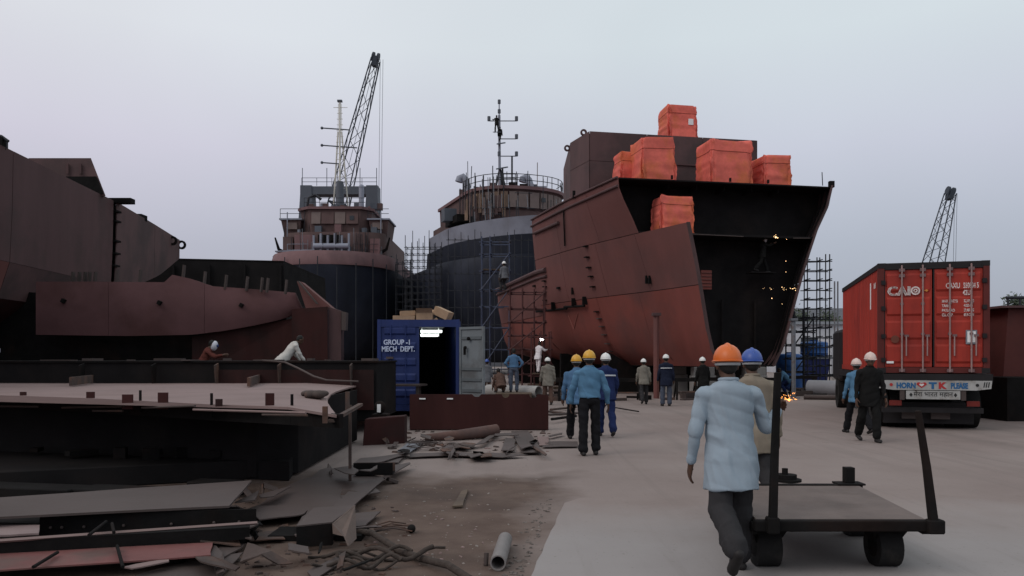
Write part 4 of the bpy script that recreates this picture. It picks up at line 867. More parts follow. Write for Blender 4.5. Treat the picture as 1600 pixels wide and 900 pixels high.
# cardboard boxes on its roof
BT = BZ1 + .041
def cbox(label, px, Y, sz, z0=BT, rz=0, ry=0, flaps=False):
    t = thing('cardboard_box', label, 'box', (P(px, 0, Y).x, Y, z0), rz, 'cardboard boxes on the blue container'); t.rotation_euler = (0, ry, rz)
    a, b_, c = sz; wt = .012
    MB().box((-a / 2, -b_ / 2, 0), (a / 2, b_ / 2, c)).part('carton', cardb, t, local=True)
    MB().box((-a / 2, -.03, c + .001), (a / 2, .03, c + .004)).part('tape', M_('parcel_tape', (.42, .30, .2), .4, .1, 5, bump=0), t, local=True)
    for sd in ((-1, 1) if flaps else ()):
        MB().hexa([Vector(q) for q in ((-a / 2, sd * b_ / 2, c - .01), (a / 2, sd * b_ / 2, c - .01), (a / 2, sd * (b_ / 2 + .01), c), (-a / 2, sd * (b_ / 2 + .01), c), (-a / 2, sd * (b_ / 2 + .12), c + .10), (a / 2, sd * (b_ / 2 + .12), c + .10), (a / 2, sd * (b_ / 2 + .13), c + .11), (-a / 2, sd * (b_ / 2 + .13), c + .11))]).part('flap', cardb, t, local=True)
cbox('flat cardboard box at the left end of the container roof', 632, 23.0, (.62, .5, .13), rz=.05)
cbox('cardboard box lying on another at the left end of the roof', 637, 23.05, (.42, .4, .14), BT + .135, rz=.2, ry=-.05)
cbox('low open cardboard box in the middle of the container roof', 655, 23.6, (.5, .4, .17), rz=-.2, flaps=True)
cbox('dark fronted cardboard box in front of the roof middle', 664, 22.95, (.46, .42, .22), rz=.02, flaps=True)
cbox('tilted cardboard box at the right end of the container roof', 690, 23.1, (.46, .4, .24), BT + .10, rz=-.3, ry=.42, flaps=False)
MB().prism([P(676, 503, 22.8), P(686, 503, 22.8), P(682, 496, 22.8), P(677, 499, 22.8)], (0, .2, 0)).top('crumpled_carton', cardb, 'small crumpled carton before the tilted box on the roof', 'box')

# red notched girder in front of the workshop
GY = 18.4; gt = P(0, 616, GY).z
g = thing('steel_girder', 'dark red notched girder lying in front of the blue container', 'girder', (P(750, 0, GY).x, GY, 0))
pf = [(P(640, 0, GY).x, .02)] + [(P(857, 0, GY).x, .02), (P(857, 0, GY).x, gt - .02)]
def notch(px, r):
    c = P(px, 0, GY).x; return [(c + r * math.cos(t), gt - r * math.sin(t)) for t in [math.pi * i / 8 for i in range(9)]]
pf += notch(833, .09) + notch(790, .085) + [(P(752, 0, GY).x, gt), (P(748, 0, GY).x, gt - .06), (P(742, 0, GY).x, gt - .06), (P(737, 0, GY).x, gt), (P(640, 0, GY).x, gt)]
MB().prism([(x, GY, z) for x, z in pf], (0, .03, 0)).part('web', girdr, g)
MB().box((P(640, 0, GY).x, GY + .031, gt - .05), (P(738, 0, GY).x, GY + .4, gt - .02)).part('flange', primerD, g); MB().box((P(640, 0, GY).x, GY + .031, .01), (P(857, 0, GY).x, GY + .5, .04)).part('flange', primerD, g)
for x in (668, 710, 752, 800, 845): MB().box((P(x, 0, GY).x, GY + .032, .041), (P(x, 0, GY).x + .02, GY + .3, gt - .14)).part('stiffener', primerD, g)
for x in (660, 703): blk('chalk_tag', P(x, 623, GY - .02), (.14, .02, .03), letw, g)
MB().hexa([P(566, 705, 15.2), P(632, 700, 15.6), P(632, 700, 15.6) + Vector((0, .4, 0)), P(566, 705, 15.2) + Vector((0, .4, 0)), P(570, 655, 15.2), P(632, 650, 15.6), P(632, 650, 15.6) + Vector((0, .4, 0)), P(570, 655, 15.2) + Vector((0, .4, 0))]).top('steel_box_section', girdr, 'short dark red box section between the jig table and the girder', 'girder', bevel=.01)
MB().box((P(582, 0, 15.9).x, 15.8, 0), (P(606, 0, 15.9).x, 16.2, .55)).ball((P(593, 0, 15.9).x, 15.95, .68), (.12, .1, .13)).top('welding_machine', darkst, 'small dark welding machine with bright dial beside the jig table', 'machine', smooth=40); o = blk('dial_plate', P(592, 638, 15.79), (.07, .02, .16), letw, SC.collection.objects['welding_machine'])
MB().prism([(bx0 - .15, 21.5, .9), (bx0 + 1.3, 21.5, .9), (bx0 + 1.45, 22.2, .9), (bx0 + .1, 22.2, .9)], (0, 0, .05)).box((bx0, 21.6, 0), (bx0 + .08, 21.7, .9)).box((bx0 + 1.2, 21.6, 0), (bx0 + 1.28, 21.7, .9)).box((bx0 + .2, 22.05, 0), (bx0 + .28, 22.15, .9)).box((bx0 + 1.2, 22.05, 0), (bx0 + 1.28, 22.15, .9)).top('work_bench', plate, 'grey work bench with sheets in front of the blue door', 'bench')

# ============================================================ RED SHIPPING CONTAINER ON A LORRY
YAW = R(-16); CL = Vector((8.56, 18.7, 1.32)); CW, CH, CLEN = 2.32, 2.55, 7.0
ct = thing('shipping_container', 'red shipping container with white lettering standing on a lorry', 'container', CL, YAW)
lp = lambda mb, nm, m, par=ct, **k: mb.part(nm, m, par, local=True, **k)
for x in (0, CW - .13): lp(MB().box((x, 0, 0), (x + .13, .14, CH)), 'corner_post', M_('container_post_red', (.10, .016, .013), .6, .2, 2, bump=.1))
lp(MB().box((.132, 0, CH - .15), (CW - .132, .13, CH)), 'header', contd); lp(MB().box((.132, 0, 0), (CW - .132, .13, .13)), 'sill', MATS['container_post_red'])
for x in (0, CW - .12): lp(MB().box((x, .142, CH - .12), (x + .12, CLEN, CH)), 'top_rail', contd); lp(MB().box((x, .142, 0), (x + .12, CLEN, .14)), 'bottom_rail', contr)
corr((0, 0, 0), (1, 0, 0), 0, 0, 0, .5, contr, 'x', ct, (0, -1, 0)) if False else None
def corrl(x, sgn):
    n = 24; bot, top = [], []
    for i in range(n):
        for t, o in ((0, 0), (.35, 0), (.5, 1), (.85, 1)):
            y = .145 + (CLEN - .15) * (i + t) / n; bot.append(Vector((x + sgn * .03 * o, y, .141))); top.append(Vector((x + sgn * .03 * o, y, CH - .121)))
    return MB().loft([bot + [p - Vector((sgn * .03, 0, 0)) for p in reversed(bot)], top + [p - Vector((sgn * .03, 0, 0)) for p in reversed(top)]])
lp(corrl(.05, -1), 'side_wall', contr); lp(corrl(CW - .05, 1), 'side_wall', contr)
lp(MB().box((.05, CLEN - .06, .1), (CW - .05, CLEN - .001, CH - .1)), 'end_wall', contr); lp(MB().box((.125, .2, CH - .1), (CW - .125, CLEN - .07, CH - .05)), 'roof_sheet', contd); lp(MB().box((.06, .2, .02), (CW - .06, CLEN - .07, .12)), 'floor', darkst)
for cx_ in (0, CW - .16):
    for cz in (-.004, CH - .116): lp(MB().box((cx_ - .004, -.006, cz), (cx_ + .164, .17, cz + .12)), 'corner_casting', contd)
for i, (x0, x1) in enumerate(((.14, CW / 2 - .02), (CW / 2 + .02, CW - .14))):
    d = lp(MB().box((x0, .03, .14), (x1, .07, CH - .16)), 'door', contr)
    for k in range(4):
        z = .22 + k * .55; mb = MB(); a, b_ = x0 + .05, x1 - .05
        mb.hexa([Vector(q) for q in ((a, .0295, z), (b_, .0295, z), (b_, .029, z + .44), (a, .029, z + .44), (a + .0, -.002, z + .05), (b_, -.002, z + .05), (b_, -.002, z + .39), (a, -.002, z + .39))]); lp(mb, 'door_panel', contr, d)
    lp(MB().box((x0 - .015, .02, .15), (x0 + .012, .055, CH - .17)), 'gasket', contd, d)
    for f_ in (.36, .80):
        x = x0 + (x1 - x0) * (f_ if i == 0 else 1.12 - f_)
        o = pole('lock_rod', (0, 0, 0), (0, 0, 1), .02, M_('lock_rod_metal', (.30, .20, .19), .5, .2, 6, bump=.1), d); o.location = (x, -.035, .02); o.rotation_quaternion = (1, 0, 0, 0); o.scale = (.019, .019, CH - .08)
        for z in (.06, CH - .30, CH - .17): blk('rod_keeper', (x, -.025, z), (.12, .05, .07), M_('rod_keeper_metal', (.16, .10, .10), .5, .2, 6, bump=.1), d, local=True)
        for z in (.9, 1.6): blk('rod_guide', (x, -.02, z), (.07, .04, .05), MATS['rod_keeper_metal'], d, local=True)
        blk('lock_handle', (x + .09, -.045, .62), (.025, .03, .45), MATS['lock_rod_metal'], d, local=True); blk('handle_latch', (x + .1, -.03, .86), (.09, .03, .05), MATS['rod_keeper_metal'], d, local=True)
    for z in (.3, .85, 1.5, 2.1): blk('hinge', ((x0 - .03) if i == 0 else (x1 + .03), -.01, z), (.09, .05, .10), contd, d, local=True)
lt = M_('worn_white_lettering', (.70, .62, .60), .6, .15, 14, (.36, .14, .12), .35, 30, bump=0); RX = Matrix.Rotation(R(90), 4, 'X'); TR = lambda x, z, y=-.006: Matrix.Translation((x, y, z)) @ RX
textpart('CAI', .29, TR(.19, 1.80), lt, ct, sx=1.05); textpart('CAI', .29, TR(.205, 1.80), lt, ct, sx=1.05)
lp(MB().pipe((.79, -.004, 1.90), (.79, -.010, 1.90), .10, .066, 20), 'logo_ring', lt); lp(MB().pipe((.79, -.004, 1.90), (.79, -.010, 1.90), .045, .02, 14), 'logo_ring', lt)
lp(MB().prism([(.96, -.004, 1.90), (1.03, -.004, 1.93), (1.06, -.004, 1.90), (1.03, -.004, 1.87)], (0, -.004, 0)), 'warning_sticker', M_('yellow_sticker', (.55, .22, .05), .6, .1, 9, bump=0))
textpart('CAXU', .17, TR(1.42, 1.94), lt, ct, sx=.62); textpart('550804 5', .17, TR(1.78, 1.94), lt, ct, sx=.49); textpart('42U1', .16, TR(1.77, 1.78), lt, ct, sx=.58)
for s_, v_, z in (('MAX GROSS', '32,500 KG', 1.615), ('TARE', '4,020 KG', 1.51), ('PAYLOAD', '28,480 KG', 1.405), ('CU. CAP.', '65.9 CU.M', 1.30)):
    textpart(s_, .09, TR(1.34, z), lt, ct, sx=.66); textpart(v_, .09, TR(1.79, z), lt, ct, sx=.52)
lp(MB().box((1.83, -.012, .66), (2.06, -.004, .98)), 'data_plate', M_('data_plate_grey', (.20, .22, .25), .5, .2, 8, bump=.05)); lp(MB().box((1.86, -.017, .70), (2.03, -.0125, .95)), 'data_plate_paper', letw)
lp(MB().box((.18, -.008, .22), (.33, -.004, .27)), 'sticker', letw); lp(MB().cyl((.36, -.003, .78), (.36, -.006, .78), .09, n=20), 'round_stain_disc', M_('faded_disc', (.14, .045, .03), .8, .2, 8, bump=0))
lp(MB().box((.016, 1.2, 1.55), (.019, 1.35, 2.2)), 'side_number_plate', letw); lp(MB().box((.018, .5, 2.02), (.021, .56, 2.15)).box((.018, .62, 2.02), (.021, .78, 2.15)), 'side_lettering', lt)
# lorry under it
lr = thing('container_lorry', 'dark flatbed lorry carrying the red container, seen from behind', 'lorry', (CL.x, CL.y, 0), YAW)
ll = lambda mb, nm, m, par=lr, **k: mb.part(nm, m, par, local=True, **k)
ll(MB().box((-.05, -.05, 1.12), (CW + .05, CLEN + .6, 1.30)), 'flatbed', contd)
for x in (.55, CW - .75): ll(MB().box((x, -.0, .80), (x + .2, CLEN + 3, 1.115)), 'chassis_rail', contd)
bd = ll(MB().prism([(-.02, -.10, .97), (.3, -.10, .93), (CW - .3, -.10, .93), (CW + .0, -.10, .97), (CW + .02, -.10, 1.15), (-.02, -.10, 1.15)], (0, .04, 0)), 'slogan_board', M_('sign_paint', (.36, .36, .35), .7, .18, 5, (.22, .20, .18), .3, 3, bump=.05))
ly = -.106; hz = .985
textpart('HORN', .17, TR(.37, .975, ly), letb, bd, sx=.82, bold=.05); textpart('PLEASE', .17, TR(1.50, .975, ly), letb, bd, sx=.66, bold=.05)
textpart('T', .19, TR(1.06, .97, ly), letb, bd, sx=1.25, bold=.06); textpart('K', .19, TR(1.25, .97, ly), letr, bd, sx=1.15, bold=.06)
ht = [(.0, -.07), (.08, .01), (.075, .05), (.04, .065), (.0, .035), (-.04, .065), (-.075, .05), (-.08, .01)]
ll(MB().prism([(.90 + a * 1.3, ly, 1.045 + b_) for a, b_ in ht], (0, -.004, 0)), 'painted_heart', letr, bd); ll(MB().prism([(.90 + a * .6, ly - .005, 1.045 + b_ * .5) for a, b_ in ht], (0, -.003, 0)), 'painted_heart', whitep, bd)
for x, m in ((.26, letr), (CW - .28, letk)): ll(MB().cyl((x, ly, 1.05), (x, ly - .005, 1.05), .035, n=14), 'reflector', m, bd)
for sd, x in ((1, .02), (-1, CW - .05)):
    for k in range(3): ll(MB().prism([(x + sd * (.0 + k * .045), ly, 1.0), (x + sd * (.02 + k * .045), ly, 1.0), (x + sd * (-.02 + k * .045) + sd * .02, ly, 1.12), (x + sd * (-.04 + k * .045) + sd * .02, ly, 1.12)], (0, -.003, 0)), 'hazard_stripe', letk, bd)
np_ = ll(MB().box((.58, -.09, .72), (1.70, -.05, .915)), 'slogan_plate', MATS['sign_paint'])
textpart('मेरा भारत महान', .15, TR(1.14, .785, -.095), letk, np_, align='CENTER', sx=.95, bold=0)
for x in (.68, 1.60): ll(MB().prism([(x - .035, -.095, .82), (x, -.095, .77), (x + .035, -.095, .82), (x, -.095, .87)], (0, -.003, 0)), 'painted_diamond', letk, np_)
for x in (.50, 1.77): ll(MB().box((x - .05, -.08, .70), (x + .05, -.05, .93)), 'plate_bracket', plate)
ll(MB().box((.1, .1, .40), (CW - .1, .18, .52)), 'underrun_bar', contd)
for x in (.25, CW - .45): ll(MB().box((x, .05, .56), (x + .26, .12, .68)), 'tail_lamp', M_('tail_lamp_red', (.16, .02, .015), .3, .1, 5, bump=0))
for x in (.56, 1.18): ll(MB().box((x, .3, .24), (x + .40, .33, .42)), 'mud_flap', plate)
for yy in (1.1, 2.4, CLEN + 1.6):
    for x in (.02, .36, CW - .66, CW - .32):
        if yy > 5 and x in (.36, CW - .66): continue
        q = ll(MB().pipe((x, yy, .5), (x + .3, yy, .5), .5, .27, 24), 'wheel', rubber, lr, smooth=40)
        ll(MB().cyl((x + .05, yy, .5), (x + .25, yy, .5), .268, n=18), 'rim', contd, q, smooth=40)
    ll(MB().cyl((.1, yy, .5), (CW - .1, yy, .5), .09, n=10), 'axle', contd)
ll(MB().box((.0, CLEN + .7, .9), (CW, CLEN + 2.7, 2.6)), 'cab', contd, bevel=.1); ll(MB().box((.2, .5, .12), (CW - .2, 4, .62)), 'shade_fill_box', contd)  # wide black box added to close the dark space between the wheels
ll(MB().box((-.03, .5, .78), (-.01, 3.4, 1.05)), 'side_guard', contd)

# dark red hull block and railing at the right edge
hb2 = thing('hull_section', 'dark red hull section with pipe railing at the right picture edge', 'ship block', (20, 24, 0))
MB().loft([[(13.7, Y, .4), (26, Y, .4), (27, Y, 3.05), (13.9, Y, 3.05)] for Y in (22.4, 30)]).part('side_plating', M_('deep_red_primer', (.085, .024, .021), .8, .2, 1, (.06, .022, .02), .4, .6, bump=.1), hb2); MB().box((13.6, 22.2, 3.06), (27, 30, 3.12)).part('deck_plate', primerD, hb2)
for i in range(12): pole('stanchion', (13.95 + i * .34, 22.5, 3.12), (13.95 + i * .34, 22.5, 3.36), .03, tubed, hb2)
pole('guard_rail', (13.9, 22.5, 3.36), (26, 22.5, 3.42), .045, tubed, hb2); MB().box((13.0, 21.0, 0), (25, 22.3, 1.15)).part('base_frame', darkst, hb2)
for x in (15, 19, 23): blk('foot', (x, 26, .2), (1, 3, .4), conc, hb2)
MB().box((14.2, 19.4, 0), (17, 20.2, .62)).box((14.3, 19.5, .622), (16.6, 20.1, .75)).top('low_block', primer, 'low red steel skid by the right picture edge', 'skid', bevel=.02)

# ============================================================ FAR BUILDINGS, TANKS, TREES
def shed(label, x0, x1, Y, dep, h, roof, wm, rm, wins=0):
    t = thing('shed', label, 'building', ((x0 + x1) / 2, Y, 0)); MB().box((x0, Y, 0), (x1, Y + dep, h)).part('wall', wm, t)
    MB().prism([(x0 - .5, Y - .4, h + .002), (x0 - .5, Y + dep / 2, h + roof), (x0 - .5, Y + dep + .4, h + .002)], (x1 - x0 + 1, 0, 0)).part('roof', rm, t)
    for i in range(wins):
        xx = lerp(x0, x1, (i + .5) / wins); w_ = MB().box((xx - .9, Y - .06, h * .45), (xx + .9, Y - .01, h * .72)).part('window', glassd, t); MB().box((xx - 1, Y - .12, h * .43), (xx + 1, Y - .061, h * .45)).part('sill', wm, w_)
    MB().box(((x0 + x1) / 2 - 2, Y - .05, 0), ((x0 + x1) / 2 + 2, Y - .012, h * .4)).part('door', asb, t)
shed('white two storey building far behind the ladder-like scaffold', 30, 39.5, 85, 12, 5.2, .6, wallw, asb, 3)
shed('low grey shed roof beyond the white building', 44, 75, 118, 20, 6.2, 3.4, asb, asb)
shed('long dark shed far behind the two navy ships', -60, 4, 150, 25, 7, 3, asb, asb)
shed('far dark shed behind the container lorry', 64, 130, 120, 20, 5, 2.4, asb, asb)
shed('dark red site hut in front of the white building', 27.4, 31.5, 64, 4, 2.6, .4, darkst, darkst)
MB().box((P(1299, 0, 70).x, 70, .0), (P(1322, 0, 70).x, 73, 3.3)).box((P(1302, 0, 70).x, 69.9, 1.9), (P(1318, 0, 70).x, 69.99, 2.7)).top('site_cabin', [wallw], 'small white site cabin beside the red container side', 'cabin')
def tree(label, x, y, h, r, seed):
    t = thing('tree', label, 'tree', (x, y, 0)); rs = random.Random(seed)
    MB().tube([(x, y, 0), (x + .1, y, h * .35), (x - .1, y, h * .6)], [.28, .2, .12], 8).part('trunk', barkm, t, 40)
    for i in range(7):
        a = rs.uniform(0, 6.28); MB().tube([(x, y, h * .35 + i * .05 * h), (x + math.cos(a) * r * .4, y + math.sin(a) * r * .4, h * (.5 + .05 * i)), (x + math.cos(a) * r * .8, y + math.sin(a) * r * .8, h * (.62 + .05 * i))], [.12, .07, .03], 6).part('limb', barkm, t)
    mb = MB(); cl = [(rs.uniform(-1, 1) * r, rs.uniform(-1, 1) * r, h * rs.uniform(.45, .95), rs.uniform(.3, .55) * r * .8) for _ in range(22)]
    for cx_, cy_, cz_, cr in cl:
        for _ in range(150):
            d = Vector((rs.gauss(0, 1), rs.gauss(0, 1), rs.gauss(0, .8))).normalized() * cr * rs.uniform(.3, 1); c = Vector((x + cx_, y + cy_, cz_)) + d
            u = Vector((rs.gauss(0, 1), rs.gauss(0, 1), rs.gauss(0, 1))).normalized(); v = u.orthogonal().normalized(); s = rs.uniform(.10, .24)
            mb.add([c - u * s, c + v * s * .5, c + u * s, c - v * s * .5], [(0, 1, 2, 3)])
    tag(mb.part('crown', leafm, t), kind='stuff')
tree('tree crown rising at the right picture edge', P(1622, 0, 75).x, 75, 7.6, 2.2, 3); tree('tree among the far buildings right of the bow', P(1282, 0, 100).x, 100, 7.4, 3.2, 7); tree('tree behind the ladder-like scaffold', P(1258, 0, 105).x, 105, 8, 3.2, 9)
def tank(label, px, Y, r, h, z0=0):
    x = P(px, 0, Y).x; t = thing('blue_tank', label, 'tank', (x, Y, z0)); rg = []
    for z, k in ((0, .96), (.05, 1), (h * .32, 1), (h * .34, 1.03), (h * .37, 1), (h * .64, 1), (h * .66, 1.03), (h * .69, 1), (h * .92, 1), (h * .98, .9), (h, .5)):
        rg.append([(x + r * k * math.cos(2 * math.pi * i / 20), Y + r * k * math.sin(2 * math.pi * i / 20), z0 + z) for i in range(20)])
    MB().loft(rg).part('shell', M_('blue_tank_paint', (.025, .10, .30), .5, .2, 2, (.02, .06, .18), .3, 1, bump=.05), t, 50); MB().cyl((x, Y, z0 + h), (x, Y, z0 + h + .08), r * .3, n=14).part('lid', MATS['blue_tank_paint'], t)
tank('round blue tank on top of the dark blue skip', 1272, 46, .75, 1.0, 1.6); tank('blue tank partly behind the bow of the red hull', 1233, 44, .7, 1.9)
x0, x1 = P(1266, 0, 45).x, P(1294, 0, 45).x
sk = thing('skip', 'dark blue steel skip below the ladder-like scaffold', 'skip', ((x0 + x1) / 2, 45, 0)); MB().hexa([Vector(q) for q in ((x0 - .6, 45, .1), (x1 - .1, 45, .1), (x1 - .1, 47, .1), (x0 - .6, 47, .1), (x0 - .8, 44.9, 1.6), (x1 + .1, 44.9, 1.6), (x1 + .1, 47.1, 1.6), (x0 - .8, 47.1, 1.6))]).part('body', M_('deep_blue_paint', (.016, .024, .11), .55, .2, 2, bump=.1), sk); MB().box((x0 - .9, 44.8, 1.602), (x1 + .2, 44.95, 1.7)).part('rim', galv, sk)
for x in (x0, x1 - .3): MB().box((x - .2, 45.2, 0), (x, 46.8, .1)).part('runner', darkst, sk)
def lpipe(label, a, b_, r, m, nm='steel_pipe', z=None):
    a, b_ = Vector(a), Vector(b_); MB().pipe(a, b_, r, r * .9, 24).top(nm, m, label, 'pipe', smooth=50)
lpipe('large pale grey pipe lying by the bow beyond the sparks', (P(1272, 0, 35).x, 35.6, .34), (P(1345, 0, 34).x, 34, .34), .34, M_('pale_pipe', (.26, .26, .28), .6, .15, 1.5, bump=.05)); lpipe('thin grey pipe on the ground before the large pale pipe', (P(1256, 0, 32).x, 32, .1), (P(1310, 0, 32).x, 31.6, .1), .1, plate)
lpipe('large pale pipe lying behind the crouching man', (P(762, 0, 33.6).x, 33.8, .27), (P(842, 0, 32).x, 32.2, .27), .27, M_('pale_pipe2', (.30, .29, .28), .6, .15, 1.5, bump=.05))
cr = 0
for s in (4.5, 9, 14, 19):  # cradle beams added to keep the gap under the hull dark
    u0 = hb(s, 2.0) + .6
    t = thing('dark_gap_cradle', 'dark steel cradle added to block the bright gap under the red hull', 'cradle', W(s, 0, 0), group='cradles added to darken the gap under the red hull'); MB().prism([W(s, -u0, 0), W(s, u0, 0), W(s, u0, 1.9), W(s, u0 - .35, 1.9), W(s, hb(s, 1.3) * .95, 1.26), W(s, -hb(s, 1.3) * .95, 1.26), W(s, -u0 + .35, 1.9), W(s, -u0, 1.9)], AFT * .3).part('cross_beam', darkst, t)
    for u in (-u0, u0): blk('shoe', W(s + .1, u, .06), (.8, .9, .12), wood, t)
for i, (px, Y, l) in enumerate(((975, 31.5, 1.4), (875, 33, 1.6), (893, 31, 1.2), (1075, 32, 1.2), (1110, 33, 1.6), (1160, 33, 2.0), (1190, 32.6, 1.4), (1255, 36, 1.2), (1300, 40, 2.2))):
    x = P(px, 0, Y).x; t = thing('steel_trestle', ('dark trestle between the two white helmeted walkers near the bow', 'dark trestle standing on the right of the man in khaki by the pipe', 'short dark trestle just left of the yellow helmets', 'dark trestle right of the man with the shoulder stripe', 'dark trestle behind the man in black under the bow', 'longest dark trestle under the bow, left of the blue helmet', 'dark trestle behind the blue helmet under the bow', 'short dark trestle before the dark blue skip', 'wide dark trestle beyond the large pale pipe')[i], 'trestle', (x, Y, 0), group='trestles under the bow')
    MB().box((x - l / 2, Y - .1, .72), (x + l / 2, Y + .1, .86)).part('top_beam', darkst, t)
    for sx in (-1, 1):
        for sy in (-1, 1): pole('leg', (x + sx * l * .42, Y + sy * .3, 0), (x + sx * l * .38, Y + sy * .06, .72), .04, darkst, t)
    pole('cross_bar', (x - l * .4, Y - .2, .3), (x + l * .4, Y - .2, .3), .03, rustpl, t)
for i in range(46):      # loose steel lying along the foot of the hull
    px = random.uniform(860, 1330); Y = random.uniform(31, 34) if px < 1240 else random.uniform(33.6, 38); x = P(px, 0, Y).x; l = random.uniform(.2, 1.2)
    if 1225 < px < 1250 and Y < 34: continue
    MB().box((-l / 2, -.1, 0), (l / 2, .1, random.uniform(.04, .3)), Matrix.Translation((x, Y, .003)) @ Matrix.Rotation(random.uniform(-.8, .8), 4, 'Z')).top('steel_offcut', random.choice((darkst, darkst, rustpl, plate)), 'steel offcut lying along the foot of the red hull', 'offcut', 'offcuts along the foot of the red hull')

# ============================================================ TROLLEY
tr = thing('flat_trolley', 'flat steel trolley with two upright posts in the right foreground', 'trolley', (2.6, 6.9, 0))
nl, nr_, fr_, fl_ = Vector((1.87, 6.12, .40)), Vector((3.17, 6.12, .40)), Vector((3.36, 7.75, .40)), Vector((2.10, 7.75, .40))
deckm = M_('trolley_deck', (.135, .105, .094), .7, .2, 3, (.115, .088, .078), .4, 1.6, bump=.15, bscale=30)
MB().prism([nl, nr_, fr_, fl_], (0, 0, .03)).part('deck', deckm, tr)
MB().box((1.84, 6.04, .355), (3.22, 6.118, .437)).part('front_beam', darkst, tr, bevel=.008); MB().box((2.06, 7.752, .34), (3.40, 7.83, .44)).part('rear_beam', darkst, tr)
for a, b_ in ((nl, fl_), (nr_, fr_)): MB().prism([a + Vector((-.03, 0, -.08)), a + Vector((.03, 0, -.08)), b_ + Vector((.03, 0, -.08)), b_ + Vector((-.03, 0, -.08))], (0, 0, .078)).part('side_beam', darkst, tr)
MB().box((3.13, 5.99, .345), (3.25, 6.08, .45)).part('post_socket', darkst, tr, bevel=.01); MB().box((1.92, 5.99, .345), (2.01, 6.08, .47)).part('post_socket', darkst, tr, bevel=.01)
def post(pts, w0, w1): return MB().loft([[Vector(p) + Vector((x * w, y * w, 0)) for x, y in ((-.5, -.5), (.5, -.5), (.5, .5), (-.5, .5))] for p, w in zip(pts, (w0, (w0 + w1) / 2, w1))])
post([(1.965, 6.03, .42), (1.985, 6.04, 1.0), (2.01, 6.05, 1.56)], .058, .046).part('upright_post', darkst, tr, bevel=.006)
post([(3.18, 6.03, .40), (3.13, 6.04, .85), (3.07, 6.05, 1.27)], .060, .040).part('upright_post', darkst, tr, bevel=.006)
for x, y, in ((2.03, 6.42), (2.98, 6.42), (2.28, 7.5), (3.22, 7.5)):
    MB().hexa([Vector(q) for q in ((x - .09, y - .06, .2), (x + .09, y - .06, .2), (x + .09, y + .06, .2), (x - .09, y + .06, .2), (x - .15, y - .14, .335), (x + .15, y - .14, .335), (x + .15, y + .14, .335), (x - .15, y + .14, .335))]).part('axle_bracket', darkst, tr)
    wq = MB().pipe((x - .09, y, .165), (x + .09, y, .165), .165, .09, 24).part('wheel', rubber, tr, 40); MB().cyl((x - .085, y, .165), (x + .085, y, .165), .089, n=16).part('rim', darkst, wq, 40)
MB().tube([(1.80, 6.2, .55), (1.74, 6.7, .75), (1.86, 7.3, .95), (2.0, 7.9, 1.05)], .012, 6).part('pull_cable', darkst, tr)
q = G(1228, 752, .43); MB().cyl((q.x, q.y, .432), (q.x, q.y, .455), .15, n=24).cyl((q.x, q.y, .456), (q.x, q.y, .50), .105, n=24).cyl((q.x - .01, q.y, .501), (q.x - .01, q.y, .56), .03, n=12).top('pipe_flange', darkst, 'round dark pipe flange lying on the trolley deck', 'flange', smooth=40)
q = G(1326, 757, .43); MB().box((q.x - .13, q.y - .09, .432), (q.x + .13, q.y + .09, .45)).box((q.x - .045, q.y - .045, .451), (q.x + .045, q.y + .045, .60)).top('steel_stub', darkst, 'short square steel stub standing on the trolley deck', 'stub', bevel=.004)

# ============================================================ SCRAP IN THE FOREGROUND
def sheet(label, px, z=.03, th=.012, m=plate, nm='steel_plate', grp=None, warp=.012, cat='steel plate', zs=None):
    pts = [G(x, y, z + (zs[i] if zs else 0)) for i, (x, y) in enumerate(px)]
    k = random.random() * 30
    for p in pts: p.z += warp * noise.noise(p * 2 + Vector((k, 0, 0)))
    bm = bmesh.new(); bm.faces.new([bm.verts.new(p) for p in pts]); bmesh.ops.triangulate(bm, faces=bm.faces); bmesh.ops.subdivide_edges(bm, edges=bm.edges, cuts=3, use_grid_fill=True)
    for v in bm.verts:                       # cut edges are never straight and sheets never flat
        q = v.co; e_ = .010 if v.is_boundary else 0; q.x += e_ * noise.noise(q * 9 + Vector((k, 0, 0))); q.y += e_ * 1.5 * noise.noise(q * 9 + Vector((0, k, 5)))
        q.z += max(warp, .016) * noise.noise(Vector((q.x * 1.6 + k, q.y * 1.6, 0))) + (.006 * noise.noise(q * 7))
    bmesh.ops.recalc_face_normals(bm, faces=bm.faces)
    if sum(f.normal.z for f in bm.faces) < 0: bmesh.ops.reverse_faces(bm, faces=bm.faces)
    bmesh.ops.solidify(bm, geom=bm.faces, thickness=th); mb = MB(); bm.verts.index_update(); mb.add([v.co.copy() for v in bm.verts], [tuple(v.index for v in f.verts) for f in bm.faces]); bm.free()
    o = mb.top(nm, m, label, cat, grp, smooth=35); return o
sheet('long grey plate with pointed end, topmost at lower left', [(-160, 787), (0, 776), (393, 750), (358, 790), (0, 808), (-160, 816)], .34, .02, plate)
sheet('short pinkish plate end at the left picture edge', [(-80, 822), (0, 820), (62, 820), (60, 832), (0, 834), (-80, 836)], .26, .015, M_('pinkish_plate', (.21, .155, .15), .7, .15, 3, bump=.1))
sheet('long dull red plate crossed by dark bars at lower left', [(-120, 872), (0, 864), (332, 845), (328, 868), (0, 889), (-120, 897)], .12, .012, M_('dull_red_plate', (.16, .062, .058), .75, .22, 2.5, (.12, .07, .062), .4, 1.6, bump=.12))
sheet('grey plate below the red plate at the bottom edge', [(190, 905), (265, 884), (380, 864), (372, 872), (330, 912)], .04)
sheet('narrow pale strip beside the red plate', [(193, 884), (262, 873), (264, 877), (205, 887)], .11, .01, plateP)
sheet('grey plate corner right of the red plate', [(332, 861), (352, 850), (385, 850), (350, 870), (338, 872)], .06)
sheet('small grey plate below the big pointed plate', [(366, 786), (378, 780), (405, 766), (398, 782)], .22)
